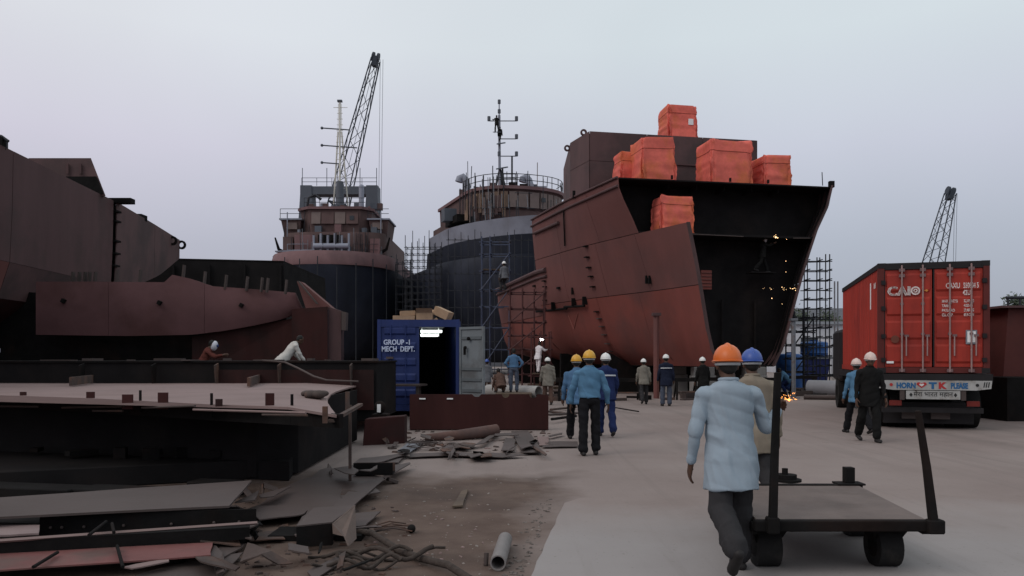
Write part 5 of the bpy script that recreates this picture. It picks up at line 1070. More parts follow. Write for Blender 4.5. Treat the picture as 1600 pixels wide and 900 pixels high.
sheet('thin grey plate right of the pointed plate', [(405, 772), (455, 759), (428, 775), (407, 776)], .18)
sheet('flat grey strip ending near the dark beam tip', [(345, 824), (395, 815), (404, 816), (385, 825)], .20)
sheet('largest brownish grey sheet amid the scrap, ragged outline', [(386, 797), (457, 757), (512, 728), (560, 728), (598, 746), (549, 790), (519, 818), (463, 823), (481, 795), (468, 805), (405, 812)], .09, .012, plate, warp=.05)
sheet('long flat strip on the right edge of the ragged sheet', [(520, 790), (556, 757), (598, 744), (600, 748), (551, 791), (530, 802)], .115, .012, plate)
sheet('small square plate right of the folded plate', [(553, 803), (595, 800), (570, 819), (553, 821)], .05)
sheet('pale plate before the short red box section', [(564, 716), (639, 706), (622, 722), (552, 724)], .04)
sheet('bluish plate beside the tangled wires', [(621, 704), (637, 692), (664, 692), (640, 706)], .05, .012, M_('bluish_plate', (.14, .145, .165), .55, .15, 2, bump=.1))
sheet('long narrow bar from the red section to the scrap', [(548, 727), (600, 716), (640, 705), (641, 708), (600, 720), (550, 730)], .07)
sheet('long curved strip crossing before the rusty pipe', [(640, 709), (700, 706), (770, 708), (824, 711), (786, 714), (700, 711), (640, 713)], .05, .01, plate)
sheet('broad grey plank-like plate pointing towards the road', [(799, 673), (825, 673), (849, 706), (816, 707)], .06)
sheet('short plate left of the broad pointed plate', [(790, 684), (805, 686), (803, 704), (783, 704)], .05)
sheet('small rhombic plate in front of the rusty pipe', [(686, 704), (701, 694), (718, 694), (706, 704)], .05)
sheet('slanting bar between the rusty pipe and broad plate', [(742, 695), (757, 693), (783, 673), (778, 672)], .08)
sheet('small square plate right of the girder end', [(839, 682), (857, 682), (858, 695), (843, 696)], .03, .01, plateP)
sheet('long pale plank reaching onto the road', [(858, 690), (902, 689), (903, 698), (846, 699)], .03, .01)
sheet('thin stick right of the girder end', [(857, 681), (878, 676), (879, 678), (858, 683)], .06)
sheet('pointed plate strip near the open channel', [(598, 746), (607, 730), (640, 722), (641, 724), (602, 748)], .10)
sheet('wooden batten alone on the trodden dirt', [(707, 791), (721, 767), (731, 764), (723, 790)], .03, .02, wood, 'wood_batten', cat='batten')
sheet('rusty bent plate like a low tent at lower left', [(374, 879), (388, 846), (425, 862), (457, 881), (436, 883), (408, 866)], .10, .012, rustpl, zs=[-.05, .06, .03, -.06, -.06, .04])
sheet('dark plate under the rusty tent plate', [(380, 835), (430, 828), (446, 840), (390, 843)], .05, .01, rustpl)
sheet('thin grey sheet at the bottom edge below the folded plate', [(480, 893), (520, 872), (540, 862), (530, 880), (490, 905)], .03)
for i, (x0, y0, x1, y1, z) in enumerate(((139, 836, 166, 815, .28), (175, 818, 178, 832, .28), (52, 886, 90, 863, .15), (183, 853, 192, 886, .15))):
    a, b_ = G(x0, y0, z), G(x1, y1, z); MB().cyl(a, b_, .013, n=8).top('steel_bar', darkst, ('dark bar leaning across the flat bars at left', 'short dark bar beside the leaning bar', 'dark bar lying on the left of the red plate', 'dark bar crossing the middle of the red plate')[i], 'bar')
a, b_ = G(62, 814, .26), G(400, 804, .26); d = (b_ - a).normalized(); nn_ = Vector((-d.y, d.x, 0))
ib = thing('steel_beam', 'dark bolted channel beam under the pointed plate', 'beam', (a + b_) / 2 * 1.0 - Vector((0, 0, .25)))
MB().prism([a - Vector((0, 0, .14)), b_ - Vector((0, 0, .14)), b_ + Vector((0, 0, .05)), a + Vector((0, 0, .05))], nn_ * .02).part('web', darkst, ib); MB().prism([a + nn_ * .021 - Vector((0, 0, .14)), b_ + nn_ * .021 - Vector((0, 0, .14)), b_ + nn_ * .2 - Vector((0, 0, .14)), a + nn_ * .2 - Vector((0, 0, .14))], (0, 0, .02)).part('flange', darkst, ib)
for t in (.05, .1, .2, .38, .6, .8, .92): q = a.lerp(b_, t) - nn_ * .01 - Vector((0, 0, .06)); MB().ball(q, .014, 8, 5).part('bolt', plate, ib)
a, b_ = G(-40, 848, .22), G(402, 817, .22); MB().cyl(a, b_, .016, n=4).top('flat_bar', plateP, 'long bright flat bar across the scrap at lower left', 'bar')
a, b_ = G(-60, 852, .2), G(390, 826, .2); d = (b_ - a).normalized(); nn_ = Vector((d.y, -d.x, 0)); MB().prism([a, b_, b_ - Vector((0, 0, .09)), a - Vector((0, 0, .09))], nn_ * -.015).prism([a + Vector((0, 0, .001)), b_ + Vector((0, 0, .001)), b_ - nn_ * .1 + Vector((0, 0, .001)), a - nn_ * .1 + Vector((0, 0, .001))], (0, 0, .012)).top('angle_bar', darkst, 'dark angle bar between the bright bar and the red plate', 'bar')
for x, y, z in ((-.0, 0, 0),):
    for i, (px, py, sx, sy, h) in enumerate(((60, 830, 1.6, .5, .09), (250, 815, 1.4, .5, .10), (120, 872, 2.0, .35, .05), (300, 850, 1.0, .35, .07), (30, 790, 1.4, .4, .20), (200, 795, 1.3, .4, .20), (330, 778, .6, .3, .18), (470, 795, .5, .4, .05))):
        q = G(px, py, 0); MB().box((-sx / 2, -sy / 2, 0), (sx / 2, sy / 2, h), Matrix.Translation((q.x, q.y + .15, .002)) @ Matrix.Rotation(-.2, 4, 'Z')).top('timber_packing', darkst, 'dark timber packing under the scrap plates', 'timber', 'timbers under the scrap plates', bevel=.01)
rsx = random.Random(77)
for i in range(46):                          # loose offcuts filling the gaps of the heap
    if i < 26: cx_, cy_ = rsx.uniform(330, 600), rsx.uniform(715, 885); cy_ = max(cy_, interp([330, 460, 600], [775, 755, 700], cx_))
    else: cx_, cy_ = rsx.uniform(600, 850), rsx.uniform(676, 712)
    if cx_ > 560 and cy_ > 770: continue
    sc_ = (cy_ - 559) / 200; a0 = rsx.uniform(0, 3.14); n_ = rsx.choice((4, 4, 5)); L_, W_ = rsx.uniform(14, 44) * sc_, rsx.uniform(4, 12) * sc_
    q_ = [(cx_ + L_ * math.cos(t + .3 * rsx.random()) * math.cos(a0) - W_ * .6 * math.sin(t) * math.sin(a0), cy_ + .35 * (L_ * math.cos(t) * math.sin(a0) + W_ * math.sin(t) * math.cos(a0) * 1.6)) for t in [2 * math.pi * j / n_ + .5 for j in range(n_)]]
    tl = [rsx.uniform(-.03, .05) for _ in range(n_)]
    sheet('torn steel offcut in the heap left of the dirt' if i < 26 else 'torn steel offcut in front of the red girder', q_, .06 + .05 * rsx.random(), .012, rsx.choice((plate, rustpl, rustpl, darkst, plate)), 'steel_offcut', 'offcuts in the heap left of the dirt' if i < 26 else 'offcuts in front of the red girder', cat='offcut', zs=tl)
# open channel and folded plate
a = G(545, 752, .03); cm = Matrix.Translation((a.x + .06, a.y, .11)) @ Matrix.Rotation(.04, 4, 'Z')
ch = thing('steel_channel', 'dark open steel channel lying on the ragged sheet', 'channel', (a.x + .06, a.y, .11))
MB().box((0, 0, 0), (.52, .30, .015), cm).part('base', darkst, ch); MB().box((0, -.001, .0155), (.52, .015, .16), cm).part('side', darkst, ch); MB().box((0, .286, .0155), (.52, .301, .13), cm).part('side', rustpl, ch); MB().prism([(-.2, .05, .17), (.12, .0, .16), (.14, .16, .165), (-.06, .2, .18)], (0, 0, .012)).part('x', plate, ch) if False else None
sheet('bent plate lip leaning on the open channel', [(522, 731), (549, 727), (561, 734), (553, 740), (541, 739)], .27, .012, plate, zs=[-.05, 0, 0, 0, 0]); sheet('small bar lying across the open channel', [(559, 733), (578, 732), (590, 727), (590, 731), (578, 735)], .27, .012, plate)
fp = thing('folded_plate', 'thick folded steel plate bent upward in the foreground scrap', 'steel plate', G(505, 860, 0))
a, b_, c = G(463, 824, .22), G(519, 818, .22), G(551, 792, .22)
MB().prism([a, b_, b_ - Vector((0, 0, .19)), a - Vector((0, 0, .17))], (0, .05, 0)).part('front_web', darkst, fp)
MB().prism([b_ + Vector((.0, 0, .0)), P(552, 790, b_.y + .35), P(554, 842, b_.y - .05), P(543, 853, b_.y - .22), P(537, 838, b_.y - .15), P(520, 834, b_.y - .05)], (.015, .01, 0)).part('upright_flap', M_('brown_flap', (.11, .080, .068), .7, .25, 4, bump=.15), fp)
MB().prism([a + Vector((0, 0, .002)), b_ + Vector((0, 0, .002)), c + Vector((0, .15, -.02)), G(490, 795, .2)], (0, 0, .012)).part('top_sheet', plate, fp)
MB().box((-.5, -.1, 0), (.35, .3, .05), Matrix.Translation(G(500, 850, 0) + Vector((0, .2, .002)))).part('bottom_plate', darkst, fp)
bq = G(612, 756, 0); MB().box((-.07, -.05, 0), (.07, .05, .05), Matrix.Translation(bq + Vector((0, 0, .02))) @ Matrix.Rotation(.6, 4, 'Z') @ Matrix.Rotation(.4, 4, 'Y')).top('steel_block', plate, 'small tilted steel block beside the ragged sheet', 'block', bevel=.006)
# pipes
q0, q1 = G(664, 689, 0), G(776, 684, 0)
MB().tube([Vector((q0.x, q0.y, .07)), Vector((lerp(q0.x, q1.x, .4), q0.y + .1, .10)), Vector((q1.x, q1.y, .15))], [.065, .10, .135], 16).top('rusty_pipe', M_('rusty_brown_pipe', (.105, .058, .048), .75, .25, 3, (.08, .05, .045), .4, 2, bump=.12), 'brown rusty tapered pipe lying in front of the red girder', 'pipe', smooth=50)
q0, q1 = G(778, 893, .0), G(784, 858, 0); MB().pipe(Vector((q0.x, q0.y, .066)), Vector((q1.x + .03, q1.y + .1, .066)), .062, .052, 24).top('pipe_offcut', M_('grey_pipe', (.19, .175, .17), .6, .15, 5, bump=.1), 'short grey pipe offcut with open end towards the camera', 'pipe', smooth=40)
q = G(759, 884, 0); MB().cyl((q.x, q.y, .002), (q.x + .005, q.y + .02, .10), .02, n=10).top('pipe_stub', plate, 'tiny grey stub standing beside the pipe offcut', 'pipe', smooth=40)
# hose, rope heap, cable bundle, wires
hp = [(548, 829), (581, 836), (624, 857), (656, 871), (700, 887), (735, 903)]
MB().tube([G(x, y, .05) + Vector((0, 0, .02 * math.sin(i * 2))) for i, (x, y) in enumerate(hp)], .030, 10).top('hose', ropem, 'thick dusty hose curving towards the bottom edge', 'hose', smooth=50)
random.seed(21)
for i in range(5):
    pts_ = []; y0 = 868 + i * 4.6; x0 = 480 + random.uniform(-10, 60); x1 = 620 + random.uniform(0, 110); ph = random.uniform(0, 6)
    for k in range(15):
        t = k / 14; pts_.append(G(lerp(x0, x1, t), y0 + 5 * math.sin(t * 7 + ph) - 4 * t + 6 * (t - .5) ** 2, .04) + Vector((0, 0, .035 * math.sin(t * 11 + ph) + .03 * (i % 3))))
    MB().tube(pts_, .012 + .004 * (i % 3), 8).top('mooring_rope', ropem, 'coil of thick dusty rope heaped at the bottom edge', 'rope', 'ropes heaped at the bottom edge', smooth=60)
for i in range(7):
    a, b_ = G(586 + random.uniform(-6, 6), 822 + i * 1.6, .03), G(640 + random.uniform(-10, 8), 818 + i * 2, .03); MB().tube([a, a.lerp(b_, .5) + Vector((0, random.uniform(-.03, .03), random.uniform(0, .04))), b_], .007, 6).top('steel_wire', rustpl, 'rusty wire in the small bundle by the hose', 'wire', 'rusty wires in the bundle by the hose')
MB().ball(G(643, 826, .04), (.04, .06, .04)).top('cable_end', darkst, 'dark knotted end of the wire bundle', 'cable', smooth=60)
for i in range(6):
    c = G(664, 693, .12); MB().tube([c + Vector((random.uniform(-.35, .35), random.uniform(-.3, .3), random.uniform(-.08, .06))) for _ in range(6)], .007, 5).top('tangled_wire', plate, 'tangled grey wire on the bluish plate', 'wire', 'tangled grey wires on the bluish plate')
for i, (x0, y0, x1, y1) in enumerate(((860, 640, 900, 636), (858, 648, 906, 645), (862, 655, 900, 650), (858, 643, 898, 648), (962, 637, 998, 643))): MB().cyl(G(x0, y0, .08 + .02 * (i % 3)), G(x1, y1, .08), .035 if i < 4 else .02, n=8).top('steel_rod', (rustpl, plate, darkst, rustpl, darkst)[i], ('rusty rod farthest back behind the girder end', 'pale rod in the pile behind the girder end', 'dark rod nearest the camera behind the girder end', 'rusty rod lying crosswise behind the girder end')[i] if i < 4 else 'thin rod lying alone on the road', 'rod', 'rods behind the girder end' if i < 4 else None)
# chips and rubble
def chips(name, label, n, fn, smin, smax, m, seed):
    rs = random.Random(seed); mb = MB()
    for _ in range(n):
        p = fn(rs); s = rs.uniform(smin, smax); Mx = Matrix.Translation(p + Vector((0, 0, s * .2))) @ Matrix.Rotation(rs.uniform(0, 6.28), 4, 'Z') @ Matrix.Rotation(rs.uniform(-.4, .4), 4, 'X')
        a, b_, c = s * rs.uniform(.5, 1.4), s * rs.uniform(.4, .9), s * rs.uniform(.06, .35)
        mb.hexa([Mx @ Vector(q) for q in ((-a, -b_, -c), (a * rs.uniform(.6, 1), -b_, -c), (a, b_, -c), (-a, b_ * rs.uniform(.5, 1), -c), (-a * .7, -b_ * .8, c), (a * .8, -b_ * .7, c), (a * .6, b_ * .8, c), (-a * .8, b_ * .6, c))])
    tag(mb.top(name, m, label, 'rubble', origin=(0, 0, 0)), kind='stuff')
def near_edge(rs): y = rs.uniform(780, 900); return G(interp([780, 900], [868, 815], y) - abs(rs.gauss(0, 16)), y)
chips('rubble', 'grey chips along the edge of the concrete', 110, near_edge, .006, .024, M_('dull_rubble', (.13, .11, .10), .95, .35, 8, bump=.3), 1)
chips('rubble', 'scattered chips on the trodden dirt', 150, lambda rs: G(rs.uniform(560, 850), 700 + 200 * rs.random() ** .8), .005, .018, stone, 2)
chips('rubble', 'dark scraps around the steel plates', 240, lambda rs: G(rs.uniform(300, 640), rs.uniform(770, 900)), .008, .04, rustpl, 3)
chips('rubble', 'metal scraps in front of the girder', 70, lambda rs: G(rs.uniform(600, 860), rs.uniform(672, 708)), .02, .08, rustpl, 4)
chips('rubble', 'pale offcuts in front of the girder', 30, lambda rs: G(rs.uniform(600, 860), rs.uniform(676, 710)), .015, .06, plateP, 5)
chips('rubble', 'pale flakes on the dirt near the hose', 46, lambda rs: G(rs.uniform(570, 760), rs.uniform(780, 890)), .006, .02, plateP, 6)

# ============================================================ PEOPLE
def cloth(name, c, var=.10): return M_(name, c, .92, var, 5, None, 0, 1, 0, .10, 140, obj=True, spec=.10)
skin = M_('skin_brown', (.085, .045, .030), .6, .12, 12, bump=.05, obj=True); hairm = M_('black_hair', (.012, .011, .010), .7, .2, 30, bump=.2, obj=True); shoe_m = M_('black_shoe', (.016, .014, .014), .6, .2, 10, bump=.1, obj=True); sole_m = M_('pale_sole', (.30, .29, .28), .8, .1, 5, bump=0)
eye_m = M_('eye_white', (.5, .48, .45), .3, 0.0, 5, bump=0); belt_m = M_('black_belt', (.014, .013, .012), .5, .1, 5, bump=0)
HELM = {'orange': (.62, .135, .02), 'yellow': (.62, .33, .03), 'white': (.72, .72, .70), 'blue': (.035, .085, .33), 'pinkwhite': (.66, .52, .47)}
def person(label, loc, heading=0, h=1.70, shirt=None, trous=None, helmet=None, legs=((25, 8), (-18, 22)), arms=None, lean=4, vox=.018, hem=.80, group=None, bend=0, headturn=0, headpitch=0, longsleeve=True, stripe=False, kneel=None, fingers=False, foldamp=.012, hand_close=None, shoulderw=.185, gloves=None, capm=None, mask=False, loose=1.0):
    k = h / 1.70; t = thing('person', label, 'person', loc, R(heading), group)
    V = Vector; S = lambda p: V(p) * k
    # legs
    hip = {-1: V((-.09, 0, 0)), 1: V((.09, 0, 0))}; J = {}
    for i, sd in enumerate((-1, 1)):
        th, kn = R(legs[i][0]), R(legs[i][1]); sp = R(legs[i][2]) if len(legs[i]) > 2 else R(2)
        d = V((sd * math.sin(sp), math.sin(th), -math.cos(th))); knee = hip[sd] + d * .425
        a2 = th - kn; ank = knee + V((0, math.sin(a2), -math.cos(a2))) * .41; J[sd] = (knee, ank, a2)
    zmin = min(J[-1][1].z, J[1][1].z); up = -zmin + .085
    hipz = up
    for sd in (-1, 1):
        hip[sd] = hip[sd] + V((0, 0, up)); J[sd] = (J[sd][0] + V((0, 0, up)), J[sd][1] + V((0, 0, up)), J[sd][2])
    pel = V((0, 0, up + .03)); LM = Matrix.Translation(pel) @ Matrix.Rotation(-R(lean + bend), 4, 'X')
    UB = lambda x, y, z: LM @ V((x, y, z))                 # upper body, z from pelvis
    neck = UB(0, -.005, .52); LH = Matrix.Translation(UB(0, .02, .665)) @ Matrix.Rotation(-R(lean * .4 + bend * .7 + headpitch), 4, 'X') @ Matrix.Rotation(R(headturn), 4, 'Z')
    H = lambda x, y, z: LH @ V((x, y, z)); LH3 = LH.to_3x3()
    A = {}
    df = {-1: ((-.06, .02, -.27), (-.02, .08, -.24)), 1: ((.06, -.03, -.27), (.02, .06, -.24))}
    for i, sd in enumerate((-1, 1)):
        sh = UB(sd * shoulderw, 0, .425); e_, w_ = (arms[i] if arms and arms[i] else df[sd]); el = sh + V(e_); wr = el + V(w_); A[sd] = (sh, el, wr)
    # ---- body: one skin
    mb = MB(); C = lambda a, b_, ra, rb: mb.caps(a * k, b_ * k, ra * k, rb * k, 12)
    C(UB(0, 0, .05), UB(0, 0, .36), .095, .098); C(UB(-.11, 0, .40), UB(.11, 0, .40), .058, .058); C(UB(0, 0, .40), neck, .07, .055); C(neck, UB(0, .01, .60), .056, .054)
    mb.ball(H(0, -.008, .02) * k, (.078 * k, .098 * k, .105 * k), 16, 12, LH3); mb.ball(H(0, .022, -.045) * k, (.058 * k, .068 * k, .072 * k), 14, 10, LH3)
    mb.ball(H(0, .095, -.018) * k, (.014 * k, .022 * k, .026 * k), 8, 6, LH3); mb.ball(H(0, .075, -.072) * k, (.024 * k, .014 * k, .012 * k), 8, 6, LH3); mb.ball(H(0, .075, .022) * k, (.05 * k, .016 * k, .012 * k), 8, 6, LH3)
    for sd in (-1, 1): mb.ball(H(sd * .080, -.008, -.012) * k, (.012 * k, .020 * k, .032 * k), 8, 6, LH3)
    HD = {}
    for sd in (-1, 1):
        sh, el, wr = A[sd]; C(sh, el, .048, .038); C(el, wr, .038, .026)
        C(hip[sd], J[sd][0], .078, .052); C(J[sd][0], J[sd][1], .052, .034); C(J[sd][1] + V((0, 0, -.01)), J[sd][1] + V((0, .06, -.05)), .026, .02)
        d = (wr - el).normalized(); side = V((0, 1, 0)) - d * d.y; side = side.normalized() if side.length > .2 else V((1, 0, 0)); fn = d.cross(side).normalized() * (1 if sd < 0 else -1)   # fn: palm facing the body
        if hand_close and hand_close[0] == sd: d = V(hand_close[1]).normalized(); side = V(hand_close[2]); side = (side - d * side.dot(d)).normalized(); fn = V(hand_close[3]).normalized()
        pc = wr + d * .055
        if fingers:
            for q in (-.03, -.01, .012, .032): C(wr + d * .01 + side * q * .7, wr + d * .092 + side * q, .017, .013)
            grip = bool(hand_close and hand_close[0] == sd)
            for q, L_ in ((-.033, .062), (-.011, .075), (.012, .080), (.034, .072)):
                r0 = wr + d * .095 + side * q; c1 = .9 if grip else .25
                d1 = (d * math.cos(c1 * .9) + fn * math.sin(c1 * .9)); d2 = (d * math.cos(c1 * 2.2) + fn * math.sin(c1 * 2.2)); d3 = (d * math.cos(c1 * 3.2) + fn * math.sin(c1 * 3.2))
                p1 = r0 + d1 * L_ * .5; p2 = p1 + d2 * L_ * .35; p3 = p2 + d3 * L_ * .25
                C(r0, p1, .0105, .0095); C(p1, p2, .0095, .009); C(p2, p3, .009, .008)
            t0 = wr + d * .03 + side * .04; t1 = t0 + (d * .6 + side * .6 + fn * .45).normalized() * .045; t2 = t1 + (d * .85 + fn * .6).normalized() * .035; C(wr + d * .02 + side * .015, t0, .016, .014); C(t0, t1, .0125, .011); C(t1, t2, .011, .009)
        else:
            C(wr, pc, .028, .036)
            for q in (-.028, -.009, .010, .028): C(pc + side * q, pc + d * .075 + fn * .02 + side * q, .0125, .010)
            C(pc + side * .02, pc + side * .055 + d * .03, .013, .011)
        HD[sd] = (wr, pc)
    remesh(mb, 'body', skin if not gloves else skin, min(vox, .014) if fingers is False else .0065, 1, t)
    # ---- hair, face
    if not capm: pass
    mb = MB(); mb.ball(H(0, -.022, .028) * k, (.084 * k, .096 * k, .105 * k), 16, 12, LH3); mb.ball(H(0, -.06, -.02) * k, (.066 * k, .045 * k, .06 * k), 12, 8, LH3); remesh(mb, 'hair', hairm, .02, 1, t)
    if abs(heading) > 90:
        for sd in (-1, 1): MB().ball(H(sd * .030, .088, .002) * k, .013 * k, 8, 6).part('eye', eye_m, t, 60, local=True)
    # ---- trousers
    mb = MB(); C = lambda a, b_, ra, rb: mb.caps(a * k, b_ * k, ra * k, rb * k, 14)
    C(UB(-.06, 0, -.02), UB(.06, 0, -.02), .106, .106); C(UB(-.05, 0, .08), UB(.05, 0, .08), .096, .096)
    for sd in (-1, 1):
        kn, an, a2 = J[sd]; C(hip[sd] + V((0, 0, .0)), kn, .090, .078 * loose); C(kn, an + V((0, 0, .06)), .082 * loose, .072 * loose); C(kn + (an - kn) * .7, an + V((0, 0, .035)), .074 * loose, .078 * loose)
    sd_ = random.random() * 90
    def fold(amp, fx=5.0, fz=13.0):
        def f(co, no):
            q = co / k; big = noise.noise((q.x * 2.2 + sd_, q.y * 2.2, q.z * 1.1 + 9)); rid = 1 - abs(noise.noise((q.x * 9 + q.z * 3.5 + sd_, q.y * 9, q.z * 2.5))) * 3; n1 = noise.noise((q.x * fx + sd_, q.y * fx, q.z * fz)); n2 = noise.noise((q.x * 3 + q.z * 7 + sd_, q.y * 3, q.z * 3)); return co + no * k * amp * (n1 * .6 + (abs(n2) * 2 - .6) * .8 + big * .5 + max(rid, 0) * .9)
        return f
    remesh(mb, 'trousers', trous, vox, 2, t, fold(foldamp))
    # ---- shoes
    for sd in (-1, 1):
        kn, an, a2 = J[sd]; lift = an.z - .085; pit = -min(1.0, lift * 5.0) if a2 < 0 else (.25 if lift > .01 else 0)
        f = V((0, math.cos(pit), math.sin(pit))); u = V((0, -math.sin(pit), math.cos(pit))); base = an - u * .05
        mb = MB(); mb.caps((base - f * .05) * k, (base + f * .15 - u * .006) * k, .042 * k, .036 * k, 12); mb.caps((base + f * .02 + V((.0, 0, 0))) * k, (base + f * .13 + V((sd * .012, 0, 0))) * k, .044 * k, .040 * k, 12); mb.caps(an * k, (base + f * .02) * k, .045 * k, .045 * k)
        remesh(mb, 'shoe', shoe_m, .016 if vox < .03 else .024, 1, t)
    # ---- shirt
    if shirt:
        mb = MB(); rings = []
        prof = [(.552, .060, .062, -.005), (.535, .072, .072, -.006), (.512, .115, .088, -.006), (.485, .160, .104, -.004), (.445, .188, .116, 0), (.38, .188, .120, .005), (.28, .180, .120, .008), (.15, .176, .120, .01), (.02, .192, .132, .005), (-.08, .202, .146, -.005), (hem - 1.03 if hem < .95 else -.08, .210, .168 if hem < .75 else .155, -.010)]
        if prof[-1][0] >= prof[-2][0]: prof = prof[:-1]
        if hem > .9: prof = [p_ for p_ in prof if p_[0] > hem - 1.0]
        for z, rx, ry, oy in prof:
            rings.append([UB(rx * math.copysign(abs(math.cos(a)) ** .85, math.cos(a)), oy + ry * math.copysign(abs(math.sin(a)) ** .85, math.sin(a)), z) * k for a in [2 * math.pi * i / 28 for i in range(28)]])
        mb.loft(rings); C = lambda a, b_, ra, rb: mb.caps(a * k, b_ * k, ra * k, rb * k, 14)
        for sd in (-1, 1):
            sh, el, wr = A[sd]; C(UB(sd * .12, 0, .425), sh, .074, .066); C(sh, el, .060, .050); C(el, el.lerp(wr, .88 if longsleeve else .2), .048, .039)
            if longsleeve: C(el.lerp(wr, .82), el.lerp(wr, .9), .040, .038)
        so_ = remesh(mb, 'shirt', shirt, vox, 2, t, fold(foldamp * 1.15, 6, 9))
        if vox < .014: MB().tube([UB(.066 * math.cos(a), -.006 + .064 * math.sin(a), .548) * k for a in [2 * math.pi * i / 20 for i in range(21)]], .016 * k, 8).part('collar', shirt, so_, 60, local=True)
        if stripe:
            rg = []
            for z in (.33, .36): rg.append([UB(.212 * math.copysign(abs(math.cos(a)) ** .85, math.cos(a)), .005 + .142 * math.copysign(abs(math.sin(a)) ** .85, math.sin(a)), z) * k for a in [2 * math.pi * i / 28 for i in range(28)]])
            MB().loft(rg).part('reflective_stripe', M_('reflective_stripe', (.5, .52, .56), .5, .1, 8, bump=0), so_, 60, local=True)
    # ---- helmet
    if helmet:
        hm = M_('helmet_' + helmet, HELM[helmet], .4, .06, 6, bump=.02, obj=True, spec=.45)
        mb = MB(); rings = []
        for z, r in ((.028, 1.0), (.04, 1.02), (.075, .97), (.105, .86), (.13, .68), (.147, .45), (.154, .2), (.155, .03)):
            rings.append([H(.106 * r * math.cos(a), -.008 + .128 * r * math.sin(a) , z + .008 * (1 - r)) * k for a in [2 * math.pi * i / 26 for i in range(26)]])
        mb.loft(rings); hel = mb.part('helmet', hm, t, 50, local=True)
        rg = []
        for z, e_ in ((.022, 1.03), (.030, 1.10), (.036, 1.03)):
            rg.append([H(.108 * e_ * math.cos(a), -.008 + .130 * e_ * math.sin(a) + (.045 * max(0, math.sin(a)) ** 2 * (e_ - 1) * 8), z - .012 * max(0, math.sin(a)) ** 2) * k for a in [2 * math.pi * i / 26 for i in range(26)]])
        MB().loft(rg).part('brim', hm, hel, 50, local=True)
        MB().tube([H(0, -.008 + .128 * math.cos(a) * .9, .045 + .115 * math.sin(a)) * k for a in [math.pi * (.12 + .76 * i / 10) for i in range(11)]], [.004 * k] + [.014 * k] * 9 + [.004 * k], 8).part('ridge', hm, hel, 50, local=True)
        if vox < .02: MB().tube([H(.086 * math.cos(a), -.012 + .104 * math.sin(a), .006) * k for a in [2 * math.pi * i / 20 for i in range(21)]], .013 * k, 6).part('head_band', M_('head_band_grey', (.32, .33, .34), .8, .1, 9, bump=0), hel, 60, local=True)
    if mask:
        MB().ball(H(0, .06, -.02) * k, (.12 * k, .10 * k, .15 * k), 14, 10, LH3).part('welding_mask', M_('mask_shell', (.55, .56, .62), .5, .1, 9, bump=0), t, 50, local=True); MB().ball(H(0, .12, .0) * k, (.09 * k, .06 * k, .06 * k), 12, 8, LH3).part('mask_visor', M_('mask_blue', (.03, .05, .16), .4, .1, 9, bump=0), t, 50, local=True)
    
    return t
def gpx(px, Y, z=0): return Vector(((px - CX) / F * Y, Y, z))
cl_ = cloth
ltblue = cl_('pale_blue_shirt', (.275, .335, .390), .06); midblue = cl_('sky_blue_shirt', (.085, .185, .295)); blueW = cl_('work_blue_shirt', (.075, .15, .26)); khaki = cl_('khaki_shirt', (.22, .185, .145)); khaki2 = cl_('grey_khaki_shirt', (.19, .175, .150)); navy = cl_('navy_coverall', (.018, .028, .085)); navyd = cl_('dark_navy_coverall', (.014, .018, .035)); blackc = cl_('black_trousers', (.013, .013, .015)); greyt = cl_('charcoal_trousers', (.035, .034, .036)); greyj = cl_('grey_jacket', (.13, .135, .15)); brownc = cl_('brown_clothes', (.10, .062, .05)); whitec = cl_('white_shirt', (.52, .50, .47)); whitep_c = cl_('white_overall', (.66, .62, .64)); darkcl = cl_('black_clothes', (.012, .012, .012)); bluet = cl_('faded_blue_trousers', (.075, .09, .125)); orangec = cl_('reddish_clothes', (.11, .035, .028))
# foreground man gripping the trolley post
person('man in orange helmet and pale blue shirt gripping the trolley post', gpx(1141, 6.22), 3, 1.71, ltblue, greyt, 'orange', legs=((-14, 40), (9, 5)), arms=(((-.07, -.03, -.29), (-.015, .07, -.235)), ((.105, .02, -.25), (.085, -.03, .13))), lean=5, vox=.0085, hem=.735, fingers=True, foldamp=.010, loose=1.12, hand_close=(1, (.35, .9, .35), (0, 0, 1), (1, -.3, 0)), shoulderw=.20)
person('man in blue helmet and khaki shirt, half hidden beside the trolley post', gpx(1177, 8.25), -4, 1.71, khaki, greyt, 'blue', legs=((14, 6), (-14, 20)), lean=5, vox=.011, hem=.78, fingers=True)
person('man in yellow helmet, sky blue shirt and black trousers walking on the road', gpx(921, 13.7), 0, 1.73, midblue, blackc, 'yellow', legs=((-4, 2, 2), (10, 14, 3)), arms=(((-.09, .02, -.27), (-.02, .06, -.24)), ((.10, .0, -.27), (.03, .09, -.23))), lean=3, vox=.011, hem=.98, fingers=True, shoulderw=.195)
person('man in yellow helmet and dark blue shirt, left behind the sky blue shirt', gpx(901, 16.2), 0, 1.72, blueW, blackc, 'yellow', vox=.014, hem=.86)
person('man in white helmet and navy coverall with stripe, carrying paper sheets', gpx(947, 17.0), 2, 1.71, navy, navy, 'white', legs=((12, 5), (-12, 18)), vox=.014, hem=.86, stripe=True, arms=(None, ((.05, .02, -.27), (.0, .14, -.20))))
q = gpx(950, 16.95, .75); MB().add([q + Vector(v) for v in ((-.06, 0, -.02), (.14, .02, -.10), (.16, .02, .06), (-.05, 0, .12), (-.06, .01, -.02), (.14, .03, -.10), (.16, .03, .06), (-.05, .01, .12))], [(0, 1, 2, 3), (7, 6, 5, 4), (0, 4, 5, 1), (1, 5, 6, 2), (2, 6, 7, 3), (3, 7, 4, 0)]).top('paper_sheets', M_('paper', (.55, .56, .66), .8, .05, 5, bump=0), 'pale paper sheets held by the man in striped navy coverall', 'paper')
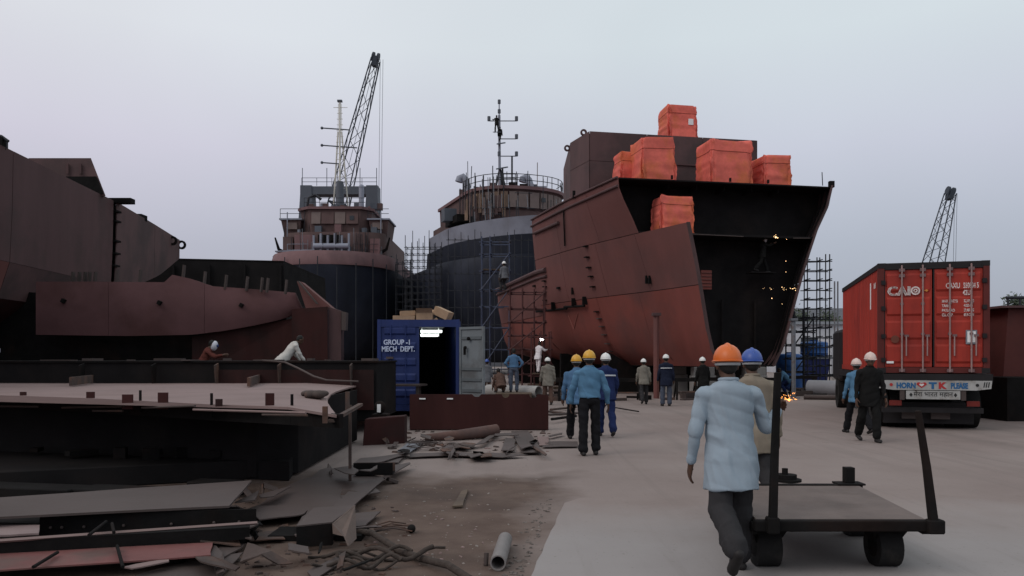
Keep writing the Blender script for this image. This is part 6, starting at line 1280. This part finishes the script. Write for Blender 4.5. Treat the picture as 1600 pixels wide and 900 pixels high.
person('man in white helmet and khaki clothes near the pale pipe', gpx(856, 28.4), 5, 1.62, khaki2, brownc, 'white', legs=((8, 4), (-8, 10)), vox=.02, hem=.78)
person('man in white helmet and khaki shirt walking alone towards the bow', gpx(1006, 28.8), 0, 1.58, khaki2, greyt, 'white', legs=((-12, 20), (8, 4)), vox=.02, hem=.84, lean=6)
person('man in white helmet and dark navy coverall with white shoulder stripe', gpx(1041, 27.6), 0, 1.72, navyd, greyj if False else bluet, 'white', legs=((4, 2, 4), (4, 2, 4)), vox=.02, hem=.78, stripe=True)
person('man in white helmet and black clothes under the bow', gpx(1099, 28.5), 20, 1.68, darkcl, darkcl, 'white', vox=.02, hem=.8)
MB().box((P(775, 0, 32.4).x, 31.2, 0), (P(830, 0, 32.4).x, 33.0, .29)).top('low_platform', wood, 'low timber platform behind the red girder', 'platform', bevel=.02)
person('man in blue shirt standing with hands on hips behind the girder', gpx(803, 32, .29), 4, 1.72, blueW, bluet, None, legs=((3, 2, 4), (3, 2, 4)), arms=(((-.16, -.06, -.22), (.12, .06, -.18)), ((.16, -.06, -.22), (-.12, .06, -.18))), vox=.02, hem=.94, headpitch=14, lean=6)
person('man in brown clothes crouching beside the man in blue shirt', gpx(783, 31.7, .29), 20, 1.6, brownc, brownc, None, legs=((105, 140, 10), (105, 140, 10)), lean=12, bend=20, vox=.02, hem=.9)
person('man in grey jacket and blue cap left of the man in blue shirt', gpx(761, 35.5), 5, 1.55, greyj, brownc, 'blue', legs=((3, 2), (3, 4)), vox=.02, hem=.72)
person('white clad welder standing on the low scaffold by the hull', gpx(841, 39.6, .92), -40, 1.55, whitep_c, whitep_c, None, legs=((10, 5), (-5, 6)), arms=(((-.1, .15, -.15), (.1, .22, .05)), ((.1, .15, -.15), (-.02, .24, .06))), vox=.022, hem=.8, mask=False, lean=10)
person('man in dark clothes sitting up on the rust red scaffold', gpx(789, 40.6, 5.12), 30, 1.6, greyj, greyt, 'white', legs=((60, 80), (55, 80)), vox=.022, hem=.9, lean=8)
person('man in white helmet and black clothes walking towards the camera', gpx(1358, 15.9), 176, 1.72, darkcl, darkcl, 'pinkwhite', legs=((14, 10), (-12, 16)), vox=.012, hem=.80, fingers=True)
person('man in bright blue shirt behind the man in black clothes', gpx(1340, 17.6), 4, 1.64, midblue, blackc, 'pinkwhite', vox=.014, hem=.86)
person('worker in welding mask behind the long dark block', gpx(314, 22.0, .62), -75, 1.62, orangec, greyt, None, vox=.018, lean=10, bend=16, mask=True, arms=(((-.05, .2, -.15), (.0, .22, .05)), ((.05, .2, -.15), (.0, .22, .05))))
person('worker in white shirt bending over the long dark block', gpx(444, 21.6, .80), -60, 1.66, whitec, greyt, None, vox=.018, lean=10, bend=30, arms=(((-.03, .1, -.24), (.0, .14, -.18)), ((.03, .1, -.24), (.0, .14, -.18))))
person('worker standing high on the mast of the supply ship, upper one', P(776, 206, 79.6), 10, 1.7, darkcl, darkcl, None, vox=.03, arms=(((-.12, .12, -.1), (-.05, .18, .1)), ((.1, .12, -.1), (.05, .18, .1))))
person('worker standing on the mast radar platform, lower one', P(781, 225, 79.9) + Vector((0, 0, .13)), -20, 1.65, darkcl, darkcl, None, vox=.03)
person('worker in blue clothes beside the blue tank under the bow', gpx(1233, 37.5), 60, 1.6, midblue, navy, None, legs=((60, 90, 5), (40, 100, 5)), lean=15, bend=30, vox=.022, hem=.9)
person('welder at work inside the black bow, near the bright spark', W(.62, 1.95, 5.515), -80, 1.62, darkcl, darkcl, None, mask=True, vox=.022, arms=(((.0, .2, -.1), (.05, .2, .12)), ((.05, .2, -.1), (.02, .22, .12))))

# ============================================================ SPARKS AND ARCS
def spark(label, c, n, spread, m, seed, core=.06, fall=.0, up=.0, thin=.008):
    rs = random.Random(seed); mb = MB(); c = Vector(c); mb.ball(c, core, 8, 6)
    for _ in range(n):
        d = Vector((rs.gauss(0, 1), rs.gauss(0, .4), abs(rs.gauss(0, 1)) * up - fall * rs.random())); l = spread * rs.random(); a = c + d.normalized() * l; b_ = a + d.normalized() * rs.uniform(.04, .16) * spread * 2
        mb.cyl(a, b_, thin, thin * .4, n=4)
    tag(mb.top('spark_shower', m, label, 'sparks', origin=c), kind='stuff')
spark('bright welding spark high inside the black bow', W(-.1, 2.2, 6.98), 10, .10, sparkm, 1, .035, .6, .6, .010)
spark('orange grinding sparks on the ground under the bow', gpx(1233, 30.6, .06), 30, .30, sparko, 2, .05, 0, .5, .008)
spark('white welding arc in front of the white clad welder', gpx(846, 38.9, 2.55), 8, .10, weld, 3, .05, .5, .3, .008)
rs = random.Random(4); mb = MB()
for i in range(17): x = rs.random() ** .7; mb.ball(W(-.05, lerp(1.4, 3.3, x), 4.72 + rs.gauss(0, .035)), rs.uniform(.004, .013) * (1.3 if x > .4 else .8), 6, 4)
for px, py in ((1228, 408), (1228, 425), (1206, 466), (1222, 475), (1205, 452), (1229, 374)): mb.ball(P(px, py, 34.3), rs.uniform(.008, .018), 6, 4)
tag(mb.top('spark_shower', sparkm, 'row of falling sparks halfway down the black bow', 'sparks'), kind='stuff')
bpy.data.scenes.remove(TSC)
